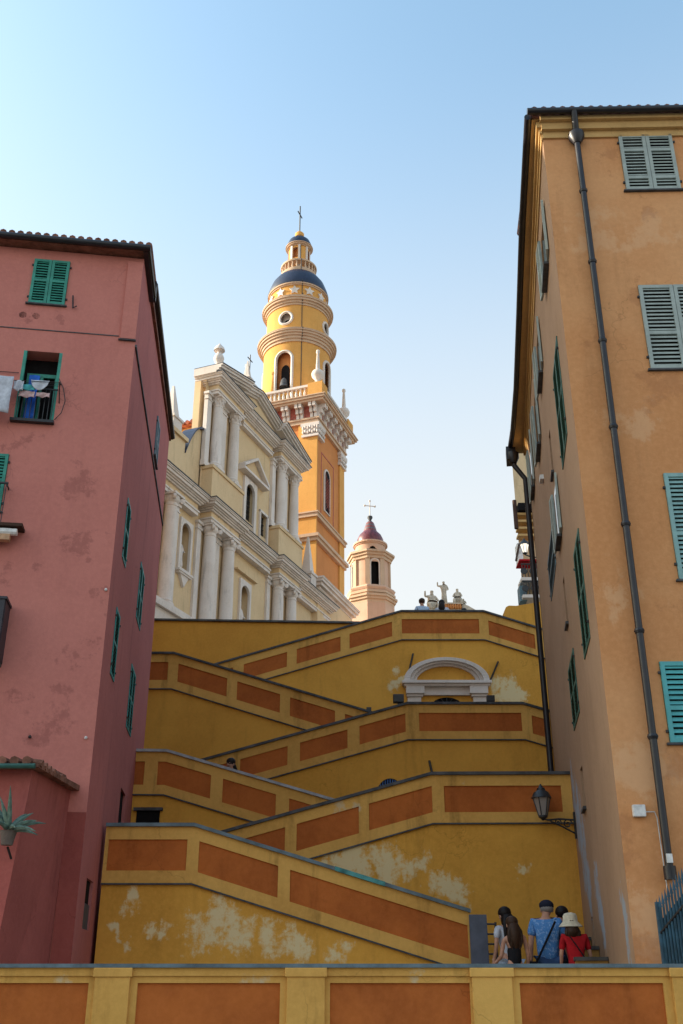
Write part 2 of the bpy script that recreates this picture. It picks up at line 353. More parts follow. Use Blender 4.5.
w5 = ramp_wall('upper left ramp wall falling to the right below the church facade', Y5, T5, [(130,168),(178,227),(237,280),(290,335),(345,390)], band=.95, d1=.22, d2=.72)
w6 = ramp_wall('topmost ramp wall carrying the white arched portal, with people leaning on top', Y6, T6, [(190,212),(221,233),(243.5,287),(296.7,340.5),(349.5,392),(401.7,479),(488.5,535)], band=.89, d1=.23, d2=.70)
t7 = thing('retaining_wall', 'plain ochre retaining wall right below the church columns', 'wall', (0, Y7, 8), 0)
f7 = Fr((0,Y7),0); P7 = [f7.px(100,620), f7.px(362,624), f7.px(430,640)]
MB().prism([(P7[0][0]-6,P7[0][1])]+P7+[(P7[-1][0],8),(P7[0][0]-6,8)], 0, .5).build('wall_body', M['yellow2'], t7)
MB().strip([(P7[0][0]-6,P7[0][1]+.06)]+[(x,z+.06) for x,z in P7], [(P7[0][0]-6,P7[0][1])]+P7, -.1, .55).build('coping', M['slate'], t7)
# walkways behind the parapets
def walkway(T, Y, Yb):
    fr = Fr((0,Y),0); P = [fr.px(u,v) for u,v in T]
    mb = MB(); mb.strip([(x,z-.92) for x,z in P], [(x,z-1.15) for x,z in P], Y+.43, Yb-.01)
    struct('ramp_path', mb, M['path'])
for T,Y,Yb in ((T1,Y1,Y2),(T2,Y2,Y3),(T3,Y3,Y4),(T4,Y4,Y5),(T5,Y5,Y6),(T6,Y6,Y7)): walkway(T,Y,Yb)

# details on the ramp walls
def anchors(wt, Y, lst):
    t, L, zt, ox = wt; fr = Fr((0,Y),0)
    for (u0,v0,u1,v1) in lst:
        a = fr.px(u0,v0); b = fr.px(u1,v1)
        MB().tube([(a[0]-ox,-.06,a[1]),(b[0]-ox,-.06,b[1])], .028, 6).build('wall_anchor', M['black'], t)
anchors(w6, Y6, [(413,654,408,676),(498,662,490,681)])
anchors(w4, Y4, [(429,761,432,774)])
t6, L6, z6, ox6 = w6
f6 = Fr((0,Y6),0)
def q6(u, v): a = f6.px(u,v); return (a[0]-ox6, a[1])
# white arched portal
cx, zl = q6(446, 683.5); xl = q6(403.5,683.5)[0]; xr = q6(488.5,683.5)[0]; hw = (xr-xl)/2; rise = q6(446,660.5)[1]-zl
def arch_band(mb, k0, k1, y0, y1, n=28):
    # stretched segmental arch between scale k0 and k1
    o = arc(cx, zl+.02, hw*k1, rise*k1, 0, 180, n); i_ = arc(cx, zl+.02, hw*k0, rise*k0, 0, 180, n)
    for a in range(n): mb.prism([i_[a], o[a], o[a+1], i_[a+1]], y0, y1)
por = MB(); arch_band(por, .86, 1.0, -.30, -.001); arch_band(por, .78, .86, -.22, -.001); arch_band(por, .70, .78, -.12, -.001)
zb_ = q6(446,688)[1]
por.box(xl-.06, xr+.06, -.34, -.001, zl-.07, zl+.02); por.box(xl, xr, -.27, -.001, zb_, zl-.07)
z2 = q6(446,696)[1]; z3 = q6(446,704)[1]
por.box(xl+.14, xr-.14, -.12, -.001, z2, zb_)
for s_, e in ((xl+.06, 1), (xr-.06, -1)):
    for k, (pr, za, zc) in enumerate(((.26, z2+.02, zb_), (.20, z2-.06, z2+.02), (.15, z3-.35, z2-.06))):
        x_a, x_b = s_+e*.02*k, s_+e*(.55-.05*k)
        por.box(min(x_a,x_b), max(x_a,x_b), -pr, -.002, za, zc)
por.build('arched_portal', M['stone'], t6, bevel=.008)
lw = (q6(462,703)[0]-q6(430,703)[0])/2; zc = q6(446,704)[1]-.1; rz = q6(446,697.5)[1]-zc
fan = MB(); fan.prism(arc(cx, zc, lw, rz, 0, 180, 18)+[(cx-lw, zc-.9),(cx+lw, zc-.9)], -.004, .0); fan.build('dark_doorway', M['dark'], t6)
fr_ = MB()
for a in range(1,8):
    an = R(180*a/8); fr_.tube([(cx,-.03,zc),(cx+lw*math.cos(an),-.03,zc+rz*math.sin(an))], .012, 5)
fr_.build('fanlight_bars', M['black'], t6)
# arched cellar window with blue bars on the middle wall
t4, L4, z4, ox4 = w4; f4 = Fr((0,Y4),0)
a = f4.px(376.5,789); b = f4.px(404,786); c = f4.px(391,778.8)
wx = (a[0]+b[0])/2-ox4; hw4 = (b[0]-a[0])/2; zz = a[1]-.15; rz4 = c[1]-zz
MB().prism(arc(wx, zz, hw4, rz4, 0, 180, 18)+[(wx-hw4, zz-.8),(wx+hw4, zz-.8)], -.004, 0).build('arched_opening', M['dark'], t4)
g = MB()
for k in range(-5,6): g.box(wx+k*hw4/5.6-.012, wx+k*hw4/5.6+.012, -.03, -.006, zz-.6, zz+rz4*math.sqrt(max(0,1-(k/5.6)**2)))
g.box(wx-hw4*.95, wx+hw4*.95, -.035, -.006, zz, zz+.03); g.build('window_bars', plain('bright_blue_paint', (.03,.13,.40), .5), t4)
mo = MB(); o_ = arc(wx, zz, hw4*1.1, rz4*1.14, 0, 180, 20); i_ = arc(wx, zz, hw4, rz4, 0, 180, 20)
for k in range(20): mo.prism([i_[k], o_[k], o_[k+1], i_[k+1]], -.05, -.001)
mo.build('arch_moulding', M['yellow'], t4)
# dark doorway head at the left end of the pale-coped wall
t3, L3, z3_, ox3 = w3; f3 = Fr((0,Y3),0)
a = f3.px(137,811); b = f3.px(160,812); c = f3.px(150,832)
dw = MB(); dw.box(a[0]-ox3, b[0]-ox3, -.02, -.001, c[1]-1.2, a[1]); dw.build('dark_doorway', M['dark'], t3)
MB().box(a[0]-ox3-.06, b[0]-ox3+.06, -.10, -.001, a[1], a[1]+.06).build('door_lintel', M['slate'], t3)
# verdigris patch of coping on the lowest wall
t1, L1, zt1, ox1 = w1; f1 = Fr((0,Y1),0)
xa = f1.px(335,870)[0]-ox1; xb = f1.px(385,886)[0]-ox1
MB().strip([(xa,zt1(xa)+.062),(xb,zt1(xb)+.062)], [(xa,zt1(xa)-.006),(xb,zt1(xb)-.006)], -.106, -.02).build('verdigris_flashing', M['verdigris'], t1)
# small low floodlights on the copings
def spot(wt, Y, u, label, s=1.0):
    fr = Fr((0,Y),0); t, L, zt, ox = wt
    x = fr.px(u, 702)[0]; z = zt(x-ox)+.055
    o = thing('floodlight', label, 'floodlight', (x, Y+.2, z), 0, 'floodlights on the ramp copings')
    m = MB(); m.tube([(0,0,z),(0,0,z+.12*s)], .03*s, 6); m.box(-.13*s,.13*s,-.09*s,.09*s,z+.1*s,z+.30*s); m.build('lamp_housing', M['black'], o, bevel=.02)
    MB().box(-.10*s,.10*s,.092*s,.1*s,z+.13*s,z+.27*s).build('lamp_glass', M['glass'], o)
spot(w4, Y4, 399, 'larger small black floodlight on the coping left of the white portal', 1.0)
spot(w4, Y4, 492, 'small black floodlight on the coping right of the white portal', .75)
spot(w5, Y5, 369, 'tiny floodlight where the upper left ramp meets the middle ramp', .5)

# ------------------------------------------------------------------ front parapet
YF = 11.0; ff = Fr((0,YF),0)
tf = thing('front_parapet', 'long level yellow parapet with orange panels crossing the foreground', 'parapet wall', (0, YF, 0), 0)
zt0 = ff.px(341,965.5)[1]; X0, X1 = -9.0, 9.0
MB().box(X0, X1, 0, .36, 0, zt0-.02).build('wall_body', M['yellow'], tf)
MB().box(X0, X1, -.10, .42, zt0-.02, zt0+.015).build('coping', M['blue_cop'], tf)
zx = lambda v: ff.px(341,v)[1]
xx = lambda u: ff.px(u, 1000)[0]
fm = MB(); fm.box(X0, X1, -.065, -.002, zx(976), zt0-.02); fm.box(X0, X1, -.04, -.002, zx(983), zx(976)); fm.box(X0,X1,-.04,-.002,.3,.55)
pil = [(95,130),(287,325),(472,512),(672,712),(-95,-58)]
pan = [(-48,88),(137,280),(330,470),(520,664),(719,860)]
pr = sorted([(xx(a),xx(b)) for a,b in pan]); eds = [X0]+[e for ab in pr for e in ab]+[X1]
for i in range(0,len(eds),2): fm.box(eds[i], eds[i+1], -.041, -.002, .55, zx(983))
fm.build('parapet_frame', M['cream'], tf)
for a,b in pr: MB().box(a, b, -.012, -.001, .55, zx(983)).build('orange_panel', M['orange'], tf)
for a,b in pil:
    m = MB(); m.box(xx(a), xx(b), -.095, -.042, .2, zx(977)); m.box(xx(a)-.02, xx(b)+.02, -.11, -.066, zx(977), zt0-.022); m.build('pilaster', M['cream'], tf, bevel=.006)

# steps beside the orange house
xw = lambda Y: 1.505+.145*Y
ts = thing('stone_steps', 'shallow flight of steps rising along the ochre side wall', 'steps', (3.2, 11.6, 1.0), 0)
for k in range(6):
    y = 11.6+k*1.3; z = 1.24+.18*k; ye = min(y+1.3, 19.35)
    q_ = [(xw(y)-.46-3.2, y-11.6), (xw(y)-.01-3.2, y-11.6), (xw(ye)-.01-3.2, ye-11.6), (xw(ye)-.46-3.2, ye-11.6)]
    MB().floor(q_, .99, z+.13).build('riser', M['step'], ts)
    MB().floor([(q_[0][0]-.02,q_[0][1]-.03),(q_[1][0],q_[1][1]-.03),q_[2],(q_[3][0]-.02,q_[3][1])], z+.131, z+.18).build('tread', M['tread'], ts)

# blue-grey gate sheet at the foot of the lowest ramp
YG = 17.0; fg = Fr((0,YG),0); a = fg.px(469,914.5); b = fg.px(489.5,966)
tg = thing('metal_gate', 'blue-grey sheet metal gate leaf standing open at the foot of the lowest ramp', 'gate', (a[0], YG, 1.0), 0)
m = MB(); m.box(0, b[0]-a[0], 0, .05, 1.05, a[1]); m.build('gate_sheet', M['gate'], tg, bevel=.006)
m = MB(); x1 = fg.px(496,930)[0]-a[0]; x0 = b[0]-a[0]
for v in (924,934,944,954): z = fg.px(492,v)[1]; m.tube([(x0,.025,z),(x1,.025,z)], .014, 6)
m.tube([(x1,.025,fg.px(492,922)[1]),(x1,.025,1.05)], .018, 6); m.build('gate_rails', M['black'], tg)

# ------------------------------------------------------------------ walls with real window openings
def holed_wall(mb, x0, x1, z0, z1, holes, depth=.18):
    xs = sorted({x0,x1,*[h[0] for h in holes],*[h[1] for h in holes]}); zs = sorted({z0,z1,*[h[2] for h in holes],*[h[3] for h in holes]})
    for i in range(len(xs)-1):
        for j in range(len(zs)-1):
            mx, mz = (xs[i]+xs[i+1])/2, (zs[j]+zs[j+1])/2
            if any(h[0]<mx<h[1] and h[2]<mz<h[3] for h in holes): continue
            mb.add([(xs[i],0,zs[j]),(xs[i+1],0,zs[j]),(xs[i+1],0,zs[j+1]),(xs[i],0,zs[j+1])], [(0,1,2,3)])
    for (a,b,c,d) in holes:
        mb.add([(a,0,c),(b,0,c),(b,0,d),(a,0,d),(a,depth,c),(b,depth,c),(b,depth,d),(a,depth,d)], [(0,1,5,4),(1,2,6,5),(2,3,7,6),(3,0,4,7)])
def shutter_leaf(x0, x1, z0, z1, y0, panels=(0,.5,1), th=.04, fw=.06, slat=.045, fill=.86):
    """louvred leaf: frame, rails and tilted slats; y0 = front face"""
    m = MB(); m.box(x0, x0+fw, y0, y0+th, z0, z1); m.box(x1-fw, x1, y0, y0+th, z0, z1)
    zz = [z0+(z1-z0)*p for p in panels]
    for k, z in enumerate(zz):
        a = z if k == 0 else z-fw*(1 if k == len(zz)-1 else .5)
        m.box(x0+fw, x1-fw, y0+.001, y0+th-.001, a, a+fw)
    for k in range(len(zz)-1):
        za = zz[k]+fw*.6; zb = zz[k+1]-fw*.6; n = max(3, int((zb-za)/(slat*1.25)))
        for i in range(n):
            z = za+(zb-za)*(i+.5)/n
            m.obox(((x0+x1)/2, y0+th*.55, z), x1-x0-2*fw, .007, (zb-za)/n*fill, Matrix.Rotation(R(-30), 3, 'X'))
    return m
def shutter_window(parent, x0, x1, z0, z1, mat, panels=(0,.45,1), sill='slate', split=True, fw=.055, leaves=2, slat=.045, yo=-.035, fill=.86):
    wn = MB(); wn.box(x0, x1, -.002, .03, z0, z1); wn = wn.build('window', M['dark'], parent)
    n = leaves; wd = (x1-x0)/n
    for i in range(n):
        shutter_leaf(x0+i*wd+.004, x0+(i+1)*wd-.004, z0+.004, z1-.004, yo, panels, fw=fw, slat=slat, fill=fill).build('shutter', mat, wn)
    for x in (x0-.03, x1+.005):
        for z in (z0+.14*(z1-z0), z1-.14*(z1-z0)): MB().box(x, x+.028, -.03, .0, z-.016, z+.016).build('hinge', M['black'], wn)
    if sill: MB().box(x0-.04, x1+.04, -.05, .05, z0-.028, z0-.001).build('sill', M[sill], wn)
    return wn

# ------------------------------------------------------------------ pink house (left)
LA = (-3.72, 15.2); LF = Fr(LA, 8); LS = Fr(LA, 95.6)
tl = thing('pink_house', 'tall pink house with green shutters and laundry at its window', 'house', (LA[0], LA[1], 0), 0)
def inframe(mb, fr, org, start=0):      # wall coordinates -> coordinates of the thing at org
    Mx = Matrix(((fr.d[0], fr.n[0], 0, fr.o[0]-org[0]), (fr.d[1], fr.n[1], 0, fr.o[1]-org[1]), (0,0,1,0), (0,0,0,1)))
    return mb.xform(Mx, start)
def sub(fr, mb, name, mat, parent, org, **kw): inframe(mb, fr, org); return mb.build(name, mat, parent, **kw)
class Side:      # lets shutter_window() build on one wall of a house
    def __init__(s, fr, parent, org): s.fr, s.parent, s.org = fr, parent, org
class MBF(MB): pass
_fr = [None, None]
_old_build = MB.build
def _build(s, name, mat, parent=None, **kw):
    if _fr[0] is not None: inframe(s, _fr[0], _fr[1])
    return _old_build(s, name, mat, parent, **kw)
MB.build = _build
def on(fr=None, org=None): _fr[0], _fr[1] = fr, org
HL = 13.98; LW = 9.0; LL = 7.85
on(LF, LA)
h2 = (*[LF.px(*p) for p in ((24.6,350),(53,423))],)
wB = (-1.90, -1.235, 10.33, 11.75)
m = MB(); holed_wall(m, -LW, 0, 0, HL, [wB], .35); m.build('front_wall', M['pink'], tl)
on(LS, LA)
hs = [(4.1,5.0,4.0,4.95), (.75,1.5,2.35,3.05)]
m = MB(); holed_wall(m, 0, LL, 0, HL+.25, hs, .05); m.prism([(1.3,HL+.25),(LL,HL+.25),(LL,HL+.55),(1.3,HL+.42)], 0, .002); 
m.add([(LL,0,0),(LL,4,0),(LL,4,HL),(LL,0,HL+.35)], [(0,1,2,3)]); m.build('side_wall', plaster('shaded_side_pink_plaster', (.50,.168,.155), (.42,.135,.125), scale=.5, streak=.4), tl)  # darker copy of the front pink, the side's shade put into the colour
for a,b,c,d in hs[:1]: MB().box(a-.01,b+.01,.048,.08,c-.01,d+.01).build('window', M['dark'], tl)
a,b,c,d = hs[1]; wq = MB().box(a-.01,b+.01,.048,.08,c-.01,d+.01).build('window', M['dark'], tl)
MB().box(a,b-.05,.02,.06,c,c+.36).build('shutter', plain('dark_blue_paint', (.02,.05,.10), .5), wq)
# closed teal shutters on the side wall
for (a,b,c,d) in ((1.05,1.6,8.35,9.5),(3.95,4.85,8.25,9.45),(1.0,1.55,6.25,7.42),(3.95,4.85,6.05,7.3)):
    shutter_window(tl, a, b, c, d, M['teal'], (0,.5,1), leaves=2 if b-a > .7 else 1, fw=.05, sill=None, yo=-.016, fill=1.35)
a = LS.px(156,420); shutter_window(tl, 4.55, 5.2, 12.25, 13.25, M['blue_sh'], (0,.5,1))
MB().box(0, LL, -.03, -.001, 12.0, 12.05).build('string_line', M['slate'], tl)
MB().box(.0, LL, -.02, -.001, 0, 3.88).build('dado', M['pink_base'], tl) if False else None
on(LF, LA)
# pilaster strip and the step in the upper wall
m = MB(); m.box(-.27, .0, -.05, -.001, 12.14, HL-.12); m.build('corner_strip', M['pink'], tl)
MB().box(-LW, -.30, -.012, -.001, 12.195, 12.212).build('ledge', M['slate'], tl)
MB().box(-.30, .01, -.05, -.001, 12.11, 12.13).build('ledge', M['slate'], tl)
MB().box(-.28, -.001, -.022, -.001, 0, 3.88).build('base_plinth', M['pink_base'], tl)
# attic window with green shutters
shutter_window(tl, -1.965, -1.32, 12.76, 13.75, M['green'], (0,.52,1), fw=.05)
# shutter stay hooks and vents
for x in (-1.16,-1.1): pass
MB().tube([(-1.19,-.04,12.98),(-1.16,-.05,12.70),(-1.1,-.05,12.75)], .014, 6).build('shutter_hook', M['black'], tl)
for x in (-2.02,-1.79):
    v = MB().lathe([(.068,-.02),(.068,.0)], 0, 0, 20)
    v.xform(Matrix.Translation((x,0,12.5)) @ Matrix.Rotation(R(90),4,'X')); v.build('air_vent', M['dark'], tl)
# window with laundry
wl = MB().box(wB[0]-.01, wB[1]+.01, .30, .36, wB[2]-.01, wB[3]+.01).build('window', M['dark'], tl)
fm = MB(); fx = .055
fm.box(wB[0], wB[0]+fx, .0, .05, wB[2], wB[3]); fm.box(wB[1]-fx, wB[1], .0, .05, wB[2], wB[3])
fm.build('shutter', M['green'], wl)
fm = MB(); xm = (wB[0]+wB[1])/2
for x in (wB[0]+.07, xm-.03, wB[1]-.11): fm.box(x, x+.05, .22, .26, wB[2], wB[3]-.38)
fm.box(wB[0]+.07, wB[1]-.06, .22, .26, wB[3]-.40, wB[3]-.33); fm.build('window_frame', M['green'], wl)
rl = MB()
for k in range(9): rl.box(wB[0]+.04+k*.073, wB[0]+.052+k*.073, -.06, -.048, wB[2]+.02, wB[2]+.62)
rl.box(wB[0]-.02, wB[1]+.02, -.065, -.045, wB[2]+.61, wB[2]+.635); rl.box(wB[0]-.04, wB[1]+.02, -.10, .0, wB[2]-.05, wB[2]); rl.build('window_railing', M['black'], wl)
MB().tube([(wB[1]+.0,-.03,11.2),(wB[1]+.10,-.05,11.0),(wB[1]+.16,-.05,10.75),(wB[1]+.12,-.05,10.5),(wB[1]+.02,-.03,10.37)], .008, 5).build('cable', M['black'], tl)
MB().tube([(-LW,-.03,11.28),(wB[0]-.02,-.03,11.26)], .007, 5).build('cable', M['black'], tl)
# left-edge shuttered window with railing, awning hood and balcony box
shutter_window(tl, -2.55, -1.87, 8.6, 9.66, M['green'], (0,.5,1), fw=.05)
r = MB()
for k in range(8): r.box(-2.55+k*.105, -2.538+k*.105, -.16, -.148, 8.35, 9.05)
r.box(-2.6,-1.78,-.17,-.14,9.04,9.07); r.box(-1.80,-1.785,-.16,0,9.0,9.03); r.build('window_railing', M['black'], tl)
m = MB(); m.box(-3.4,-1.44,-.28,-.0,8.25,8.30); hood = m.build('awning_hood', M['brown'], tl)
MB().tube([(-3.4,-.2,8.17),(-1.52,-.2,8.17)], .06, 10).build('awning_roll', M['white'], hood)
MB().box(-3.4,-1.62,-.24,-.12,8.02,8.12).build('awning_cloth', plain('faded_orange_canvas', (.55,.33,.2), .9), hood)
m = MB(); m.box(-3.4,-1.50,-.42,-.0,6.0,6.06); bal = m.build('balcony_floor', M['slate'], tl)
m = MB(); m.box(-3.4,-1.50,-.44,-.40,6.05,6.95); m.box(-1.53,-1.49,-.40,-.0,6.05,6.95); m.box(-3.42,-1.47,-.46,-.38,6.95,6.99); m.box(-1.55,-1.47,-.38,0,6.95,6.99); m.build('balcony_panel', plain('dark_grey_balcony_sheet', (.035,.035,.045), .5), tl)
for (u,v) in ((30,737),(86,738),(106,590)):
    x,z = LF.px(u,v); MB().ball((x,-.02,z), .025).build('wall_stud', M['grey'] if u > 40 else M['black'], tl)
# eaves: roof slab, gutter, tiles
on(LF, LA)
rf = MB(); ov = .2
fp = [(-LW,-ov),(.06,-ov),(.04+(LL+.1)*math.cos(R(87.6)),LL+.1),(-LW,LL+.1)]
rf.floor(fp, [HL+.02,HL+.02,HL+.5,HL+.5], [HL+.12,HL+.12,HL+.6,HL+.6])
for i in range(60):
    x = -LW+.1+i*.155
    if x < .10: rf.tube([(x,-ov-.05,HL+.13),(x,3.8,HL+1.2)], .066, 8)
rf.floor([(-LW,-ov+.02),(.10,-ov+.02),(.10,3.8),(-LW,3.8)], [HL+.125]*2+[HL+1.1]*2, [HL+.135]*2+[HL+1.15]*2)
rf.build('roof', M['tile'], tl, smooth=40)
MB().tube([(-LW,-ov-.06,HL+.06),(.13,-ov-.06,HL+.06)], .06, 10).build('gutter', M['pipe'], tl, smooth=40)
on(LS, LA)
gp = []
for (u,v) in ((143,246),(148,300),(151.5,335)): x,z = LS.px(u,v,-.36); gp.append((x,-.36,z))
gq = []
for (u,v) in ((152,284),(158,330),(164,385),(170,432)): x,z = LS.px(u,v,-.36); gq.append((x,-.36,z))
m = MB(); m.tube([(-.2,-.09,HL+.08),(1.3,-.09,HL+.12)], .05, 8); m.tube([(1.35,-.09,HL+.46),(LL+.1,-.09,HL+.60)], .05, 8)
m.box(1.3,1.4,-.12,0,HL+.05,HL+.5); m.prism([(1.35,HL+.40),(LL+.1,HL+.54),(LL+.1,HL+.58),(1.35,HL+.44)],-.09,-.002); m.box(-.2,1.35,-.09,-.002,HL+.02,HL+.06); m.build('gutter', M['pipe'], tl, smooth=40)
# annex
on()
AN = Fr((0,13.4),0)
ta = thing('annex', 'low pink annex with a tiled lean-to roof in front of the pink house', 'annex', (-4.2, 13.3, 0), 0)
org = (-4.2,13.3)
ax = W(13.35,33,770); zt_ = ax[2]; back = W(15.1,70,792)
pts = [(-9,13.3),(ax[0],13.35),(back[0],15.25),(-9,15.0)]
low = [(-9,13.3),(ax[0]-.28,13.2),(back[0]-.06,15.25),(-9,15.0)]
mm = MB(); n = 4
mm.add([(x-org[0],y-org[1],0) for x,y in low]+[(x-org[0],y-org[1],zt_+(.0 if i<2 else .05)) for i,(x,y) in enumerate(pts)], [(0,1,5,4),(1,2,6,5),(2,3,7,6),(3,0,4,7),(4,5,6,7)])
mm.build('annex_wall', plaster('annex_pink_plaster', (.40,.115,.10), (.30,.08,.072), scale=.7, streak=.55), ta)
m = MB(); x0,y0 = ax[0]-org[0], ax[1]-org[1]
m.floor([(-9-org[0],y0-.22),(x0+.12,y0-.2),(back[0]-org[0]+.12,15.15-org[1]),(-9-org[0],15.0-org[1])], [zt_,zt_,zt_+.04,zt_+.04], [zt_+.05,zt_+.05,zt_+.12,zt_+.12])
for i in range(26):
    x = x0-.02-i*.16; m.tube([(x,y0-.26,zt_+.07),(x,1.6,zt_+.18)], .06, 8)
for i in range(9):
    y = y0-.1+i*.2; m.tube([(x0-.1,y,zt_+.09),(x0+.15,y,zt_+.06)], .05, 8)
m.build('tiled_roof', M['tile'], ta, smooth=40)
MB().tube([(-9-org[0],y0-.27,zt_+.0),(x0+.1,y0-.27,zt_+.0)], .035, 8).build('gutter', M['green_dk'], ta)
# agave in a pot on a wall bracket
cx_, cy_, cz_ = W(13.0, 8, 835)
tp = thing('potted_agave', 'spiky grey-green agave in a pot bracketed to the annex corner', 'plant', (cx_, cy_, cz_-.1), 0)
m = MB(); m.lathe([(.07,cz_-.12),(.10,cz_+.03),(.11,cz_+.05),(.095,cz_+.05),(.09,cz_+.02)], 0, 0, 16); m.build('pot', plain('old_clay_pot', (.12,.10,.09), .9), tp, smooth=40)
lf = MB()
for k in range(17):
    an = k*2.4; el = R(12+62*((k*7)%17)/17); ln = .30+.16*((k*5)%7)/7
    if k in (2,9): ln = .55
    p = []
    for i in range(6):
        t_ = i/5; dr = ln*t_*math.cos(el); p.append((dr*math.cos(an), dr*math.sin(an)*.8, cz_+.05+ln*t_*math.sin(el)-.35*t_*t_*ln*math.cos(el)))
    p = [(x_*1.25,y_*1.25,cz_+.05+(z_-cz_-.05)*1.25) for x_,y_,z_ in p]; lf.tube(p, [.030,.034,.030,.024,.014,.003], 5)
lf.build('leaves', plain('agave_leaf', (.10,.17,.14), .5, var=.4, scale=12), tp, smooth=60)
MB().tube([(0,.25,cz_-.25),(0,.05,cz_-.14)], .015, 6).build('bracket', M['black'], tp)
# television aerial
ax3 = LF.w(-1.9, 1.6, 0); 
tt = thing('roof_aerial', 'thin television aerial on the pink house roof', 'aerial', (ax3[0], ax3[1], HL+.3), 0)
m = MB(); m.tube([(0,0,HL+.3),(0,0,HL+1.55)], .012, 5); m.tube([(-.12,.1,HL+1.5),(.14,-.1,HL+1.35)], .008, 5); m.tube([(-.1,-.08,HL+1.42),(.1,.08,HL+1.48)], .007, 5); m.build('aerial_mast', M['black'], tt)
# laundry
def cloth(name, label, x0, x1, ztop, zbot, mat, y=-.16, wav=.03, rnd=False):
    nx, nz = 14, 10; vs = []; fs = []
    if name != 'towel': dz_ = -.27 if name == 'sheet' else -.21; ztop += dz_; zbot += dz_
    xm, zb2 = (x0+x1)/2, zbot
    for j in range(nz+1):
        for i in range(nx+1):
            a_ = i/nx; x = x0+(x1-x0)*a_
            b = ztop-(ztop-zbot)*(1-(2*a_-1)**2)**.5 if rnd else zbot
            z = ztop+(b-ztop)*j/nz
            vs.append((x, y+wav*math.sin(a_*9+j*.35)*(.3+j/nz), z))
    fs = [(j*(nx+1)+i, j*(nx+1)+i+1, (j+1)*(nx+1)+i+1, (j+1)*(nx+1)+i) for j in range(nz) for i in range(nx)]
    on(LF, (0,0))
    o = MB().add(vs, fs).build(name, mat); on()
    sd = o.modifiers.new('thick', 'SOLIDIFY'); sd.thickness = .006
    for p in o.data.polygons: p.use_smooth = True
    c = LF.w((x0+x1)/2, y, min(ztop,zbot)); solo(o, c)
    return tag(o, label, 'laundry', 'laundry on the pink house line')
cloth('sheet', 'large white sheet hanging at the left edge of the photo', -2.7, -1.93, 11.28, 10.55, M['whitec'], -.30, .035)
cloth('cloth', 'white cloth folded over the line beside the large sheet', -1.94, -1.77, 11.20, 11.0, M['whitec'], -.22)
cloth('cloth', 'rounded white cloth hanging in the middle of the green window', -1.66, -1.36, 11.24, 11.05, M['whitec'], -.2, .01, True)
cloth('cloth', 'aqua cloth hanging beside the rounded white cloth', -1.80, -1.58, 11.16, 11.05, M['aqua'], -.17, .015)
cloth('cloth', 'pinkish white cloth hanging low across the window', -1.84, -1.58, 11.04, 10.92, M['pinkw'], -.15, .02)
cloth('cloth', 'pale mauve cloth at the right end of the laundry line', -1.56, -1.33, 11.03, 10.94, M['pinkw'], -.15, .02)
cloth('towel', 'bright blue towel hanging inside the green window', -1.76, -1.58, 11.30, 10.38, M['towel'], .08, .02)
tlr = thing('laundry_line', 'black wire laundry line in front of the green window', 'laundry line', LF.w(-1.6,-.1,10.9), 8)
m = MB()
for y in (-.1,-.16,-.22): m.tube([(-1.2,y+.1,11.02-.05*(y<-.12)),(-.3,y+.1,10.985),(.42,y+.1,11.01)], .006, 5)
m.tube([(.40,.1,11.1),(.42,-.14,11.0),(.42,.1,10.72)], .01, 5); m.build('line_wires', M['black'], tlr)

# added house blocks, unseen by the camera, keeping low sun off the walls
on()
for (x_,y_,wd_,dp_,h_,lab) in ((-23,15.5,9.8,9,23,'added unseen ochre house block left of the pink house, stopping low sun'),(-17,25.5,10,8,21.5,'tall added unseen ochre house block directly behind the pink house, stopping low sun'),(-20.5,35,11.3,8.5,28.5,'taller added unseen ochre house block between the pink house and the church, stopping low sun')):
    th0 = thing('sun_block_house', lab, 'house', (x_,y_,0), 6)
    MB().box(0,wd_,0,dp_,0,h_).build('house_wall', M['yellow2'], th0)
    MB().add([(-.3,-.3,h_),(wd_+.3,-.3,h_),(wd_+.3,dp_+.3,h_),(-.3,dp_+.3,h_),(-.3,dp_/2,h_+1.6),(wd_+.3,dp_/2,h_+1.6)], [(0,1,5,4),(3,2,5,4),(0,3,4),(1,2,5),(0,1,2,3)]).build('roof', M['tile'], th0)

# ------------------------------------------------------------------ orange house (right)
RA = (3.31,12.45); RF = Fr(RA,-1.5); RO = (5.36,26.6); RSa = math.degrees(math.atan2(12.45-26.6,3.31-5.36)); RS = Fr(RO, RSa)
SL = math.hypot(RA[0]-RO[0], RA[1]-RO[1]); HR = 14.45; HRF = 14.45; S0 = 2.88
tr = thing('orange_house', 'tall orange house with grey-green and turquoise shutters and a black drainpipe', 'house', (RA[0], RA[1], 0), 0)
on(RF, RA)
m = MB(); m.add([(0,0,0),(7,0,0),(7,0,HR),(0,0,HR)], [(0,1,2,3)]); m.build('front_wall', M['terracotta'], tr)
on(RS, RA)
slits = [(9.85,10.2,7.26,8.1),(9.95,10.3,10.13,11.0),(9.6,10.05,4.2,4.85),(8.9,9.2,1.9,2.6)]
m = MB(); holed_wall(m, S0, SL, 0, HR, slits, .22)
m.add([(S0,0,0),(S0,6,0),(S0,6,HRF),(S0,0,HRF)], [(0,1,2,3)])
m.build('side_wall', M['ochre_shade_side'], tr)
for a,b,c,d in slits: 
    wq = MB().box(a-.01,b+.01,.21,.25,c-.01,d+.01).build('window', M['dark'], tr)
    MB().box(a-.03,b+.03,-.05,.1,c-.05,c-.001).build('sill', M['slate'], wq)
shutter_window(tr, 12.02,13.25,9.25,11.05, M['grn_sh'], (0,.5,1), sill=None, yo=-.016, fill=1.35)
shutter_window(tr, 12.30,13.35,5.95,7.62, M['grn_sh'], (0,.5,1), sill=None, yo=-.016, fill=1.35)
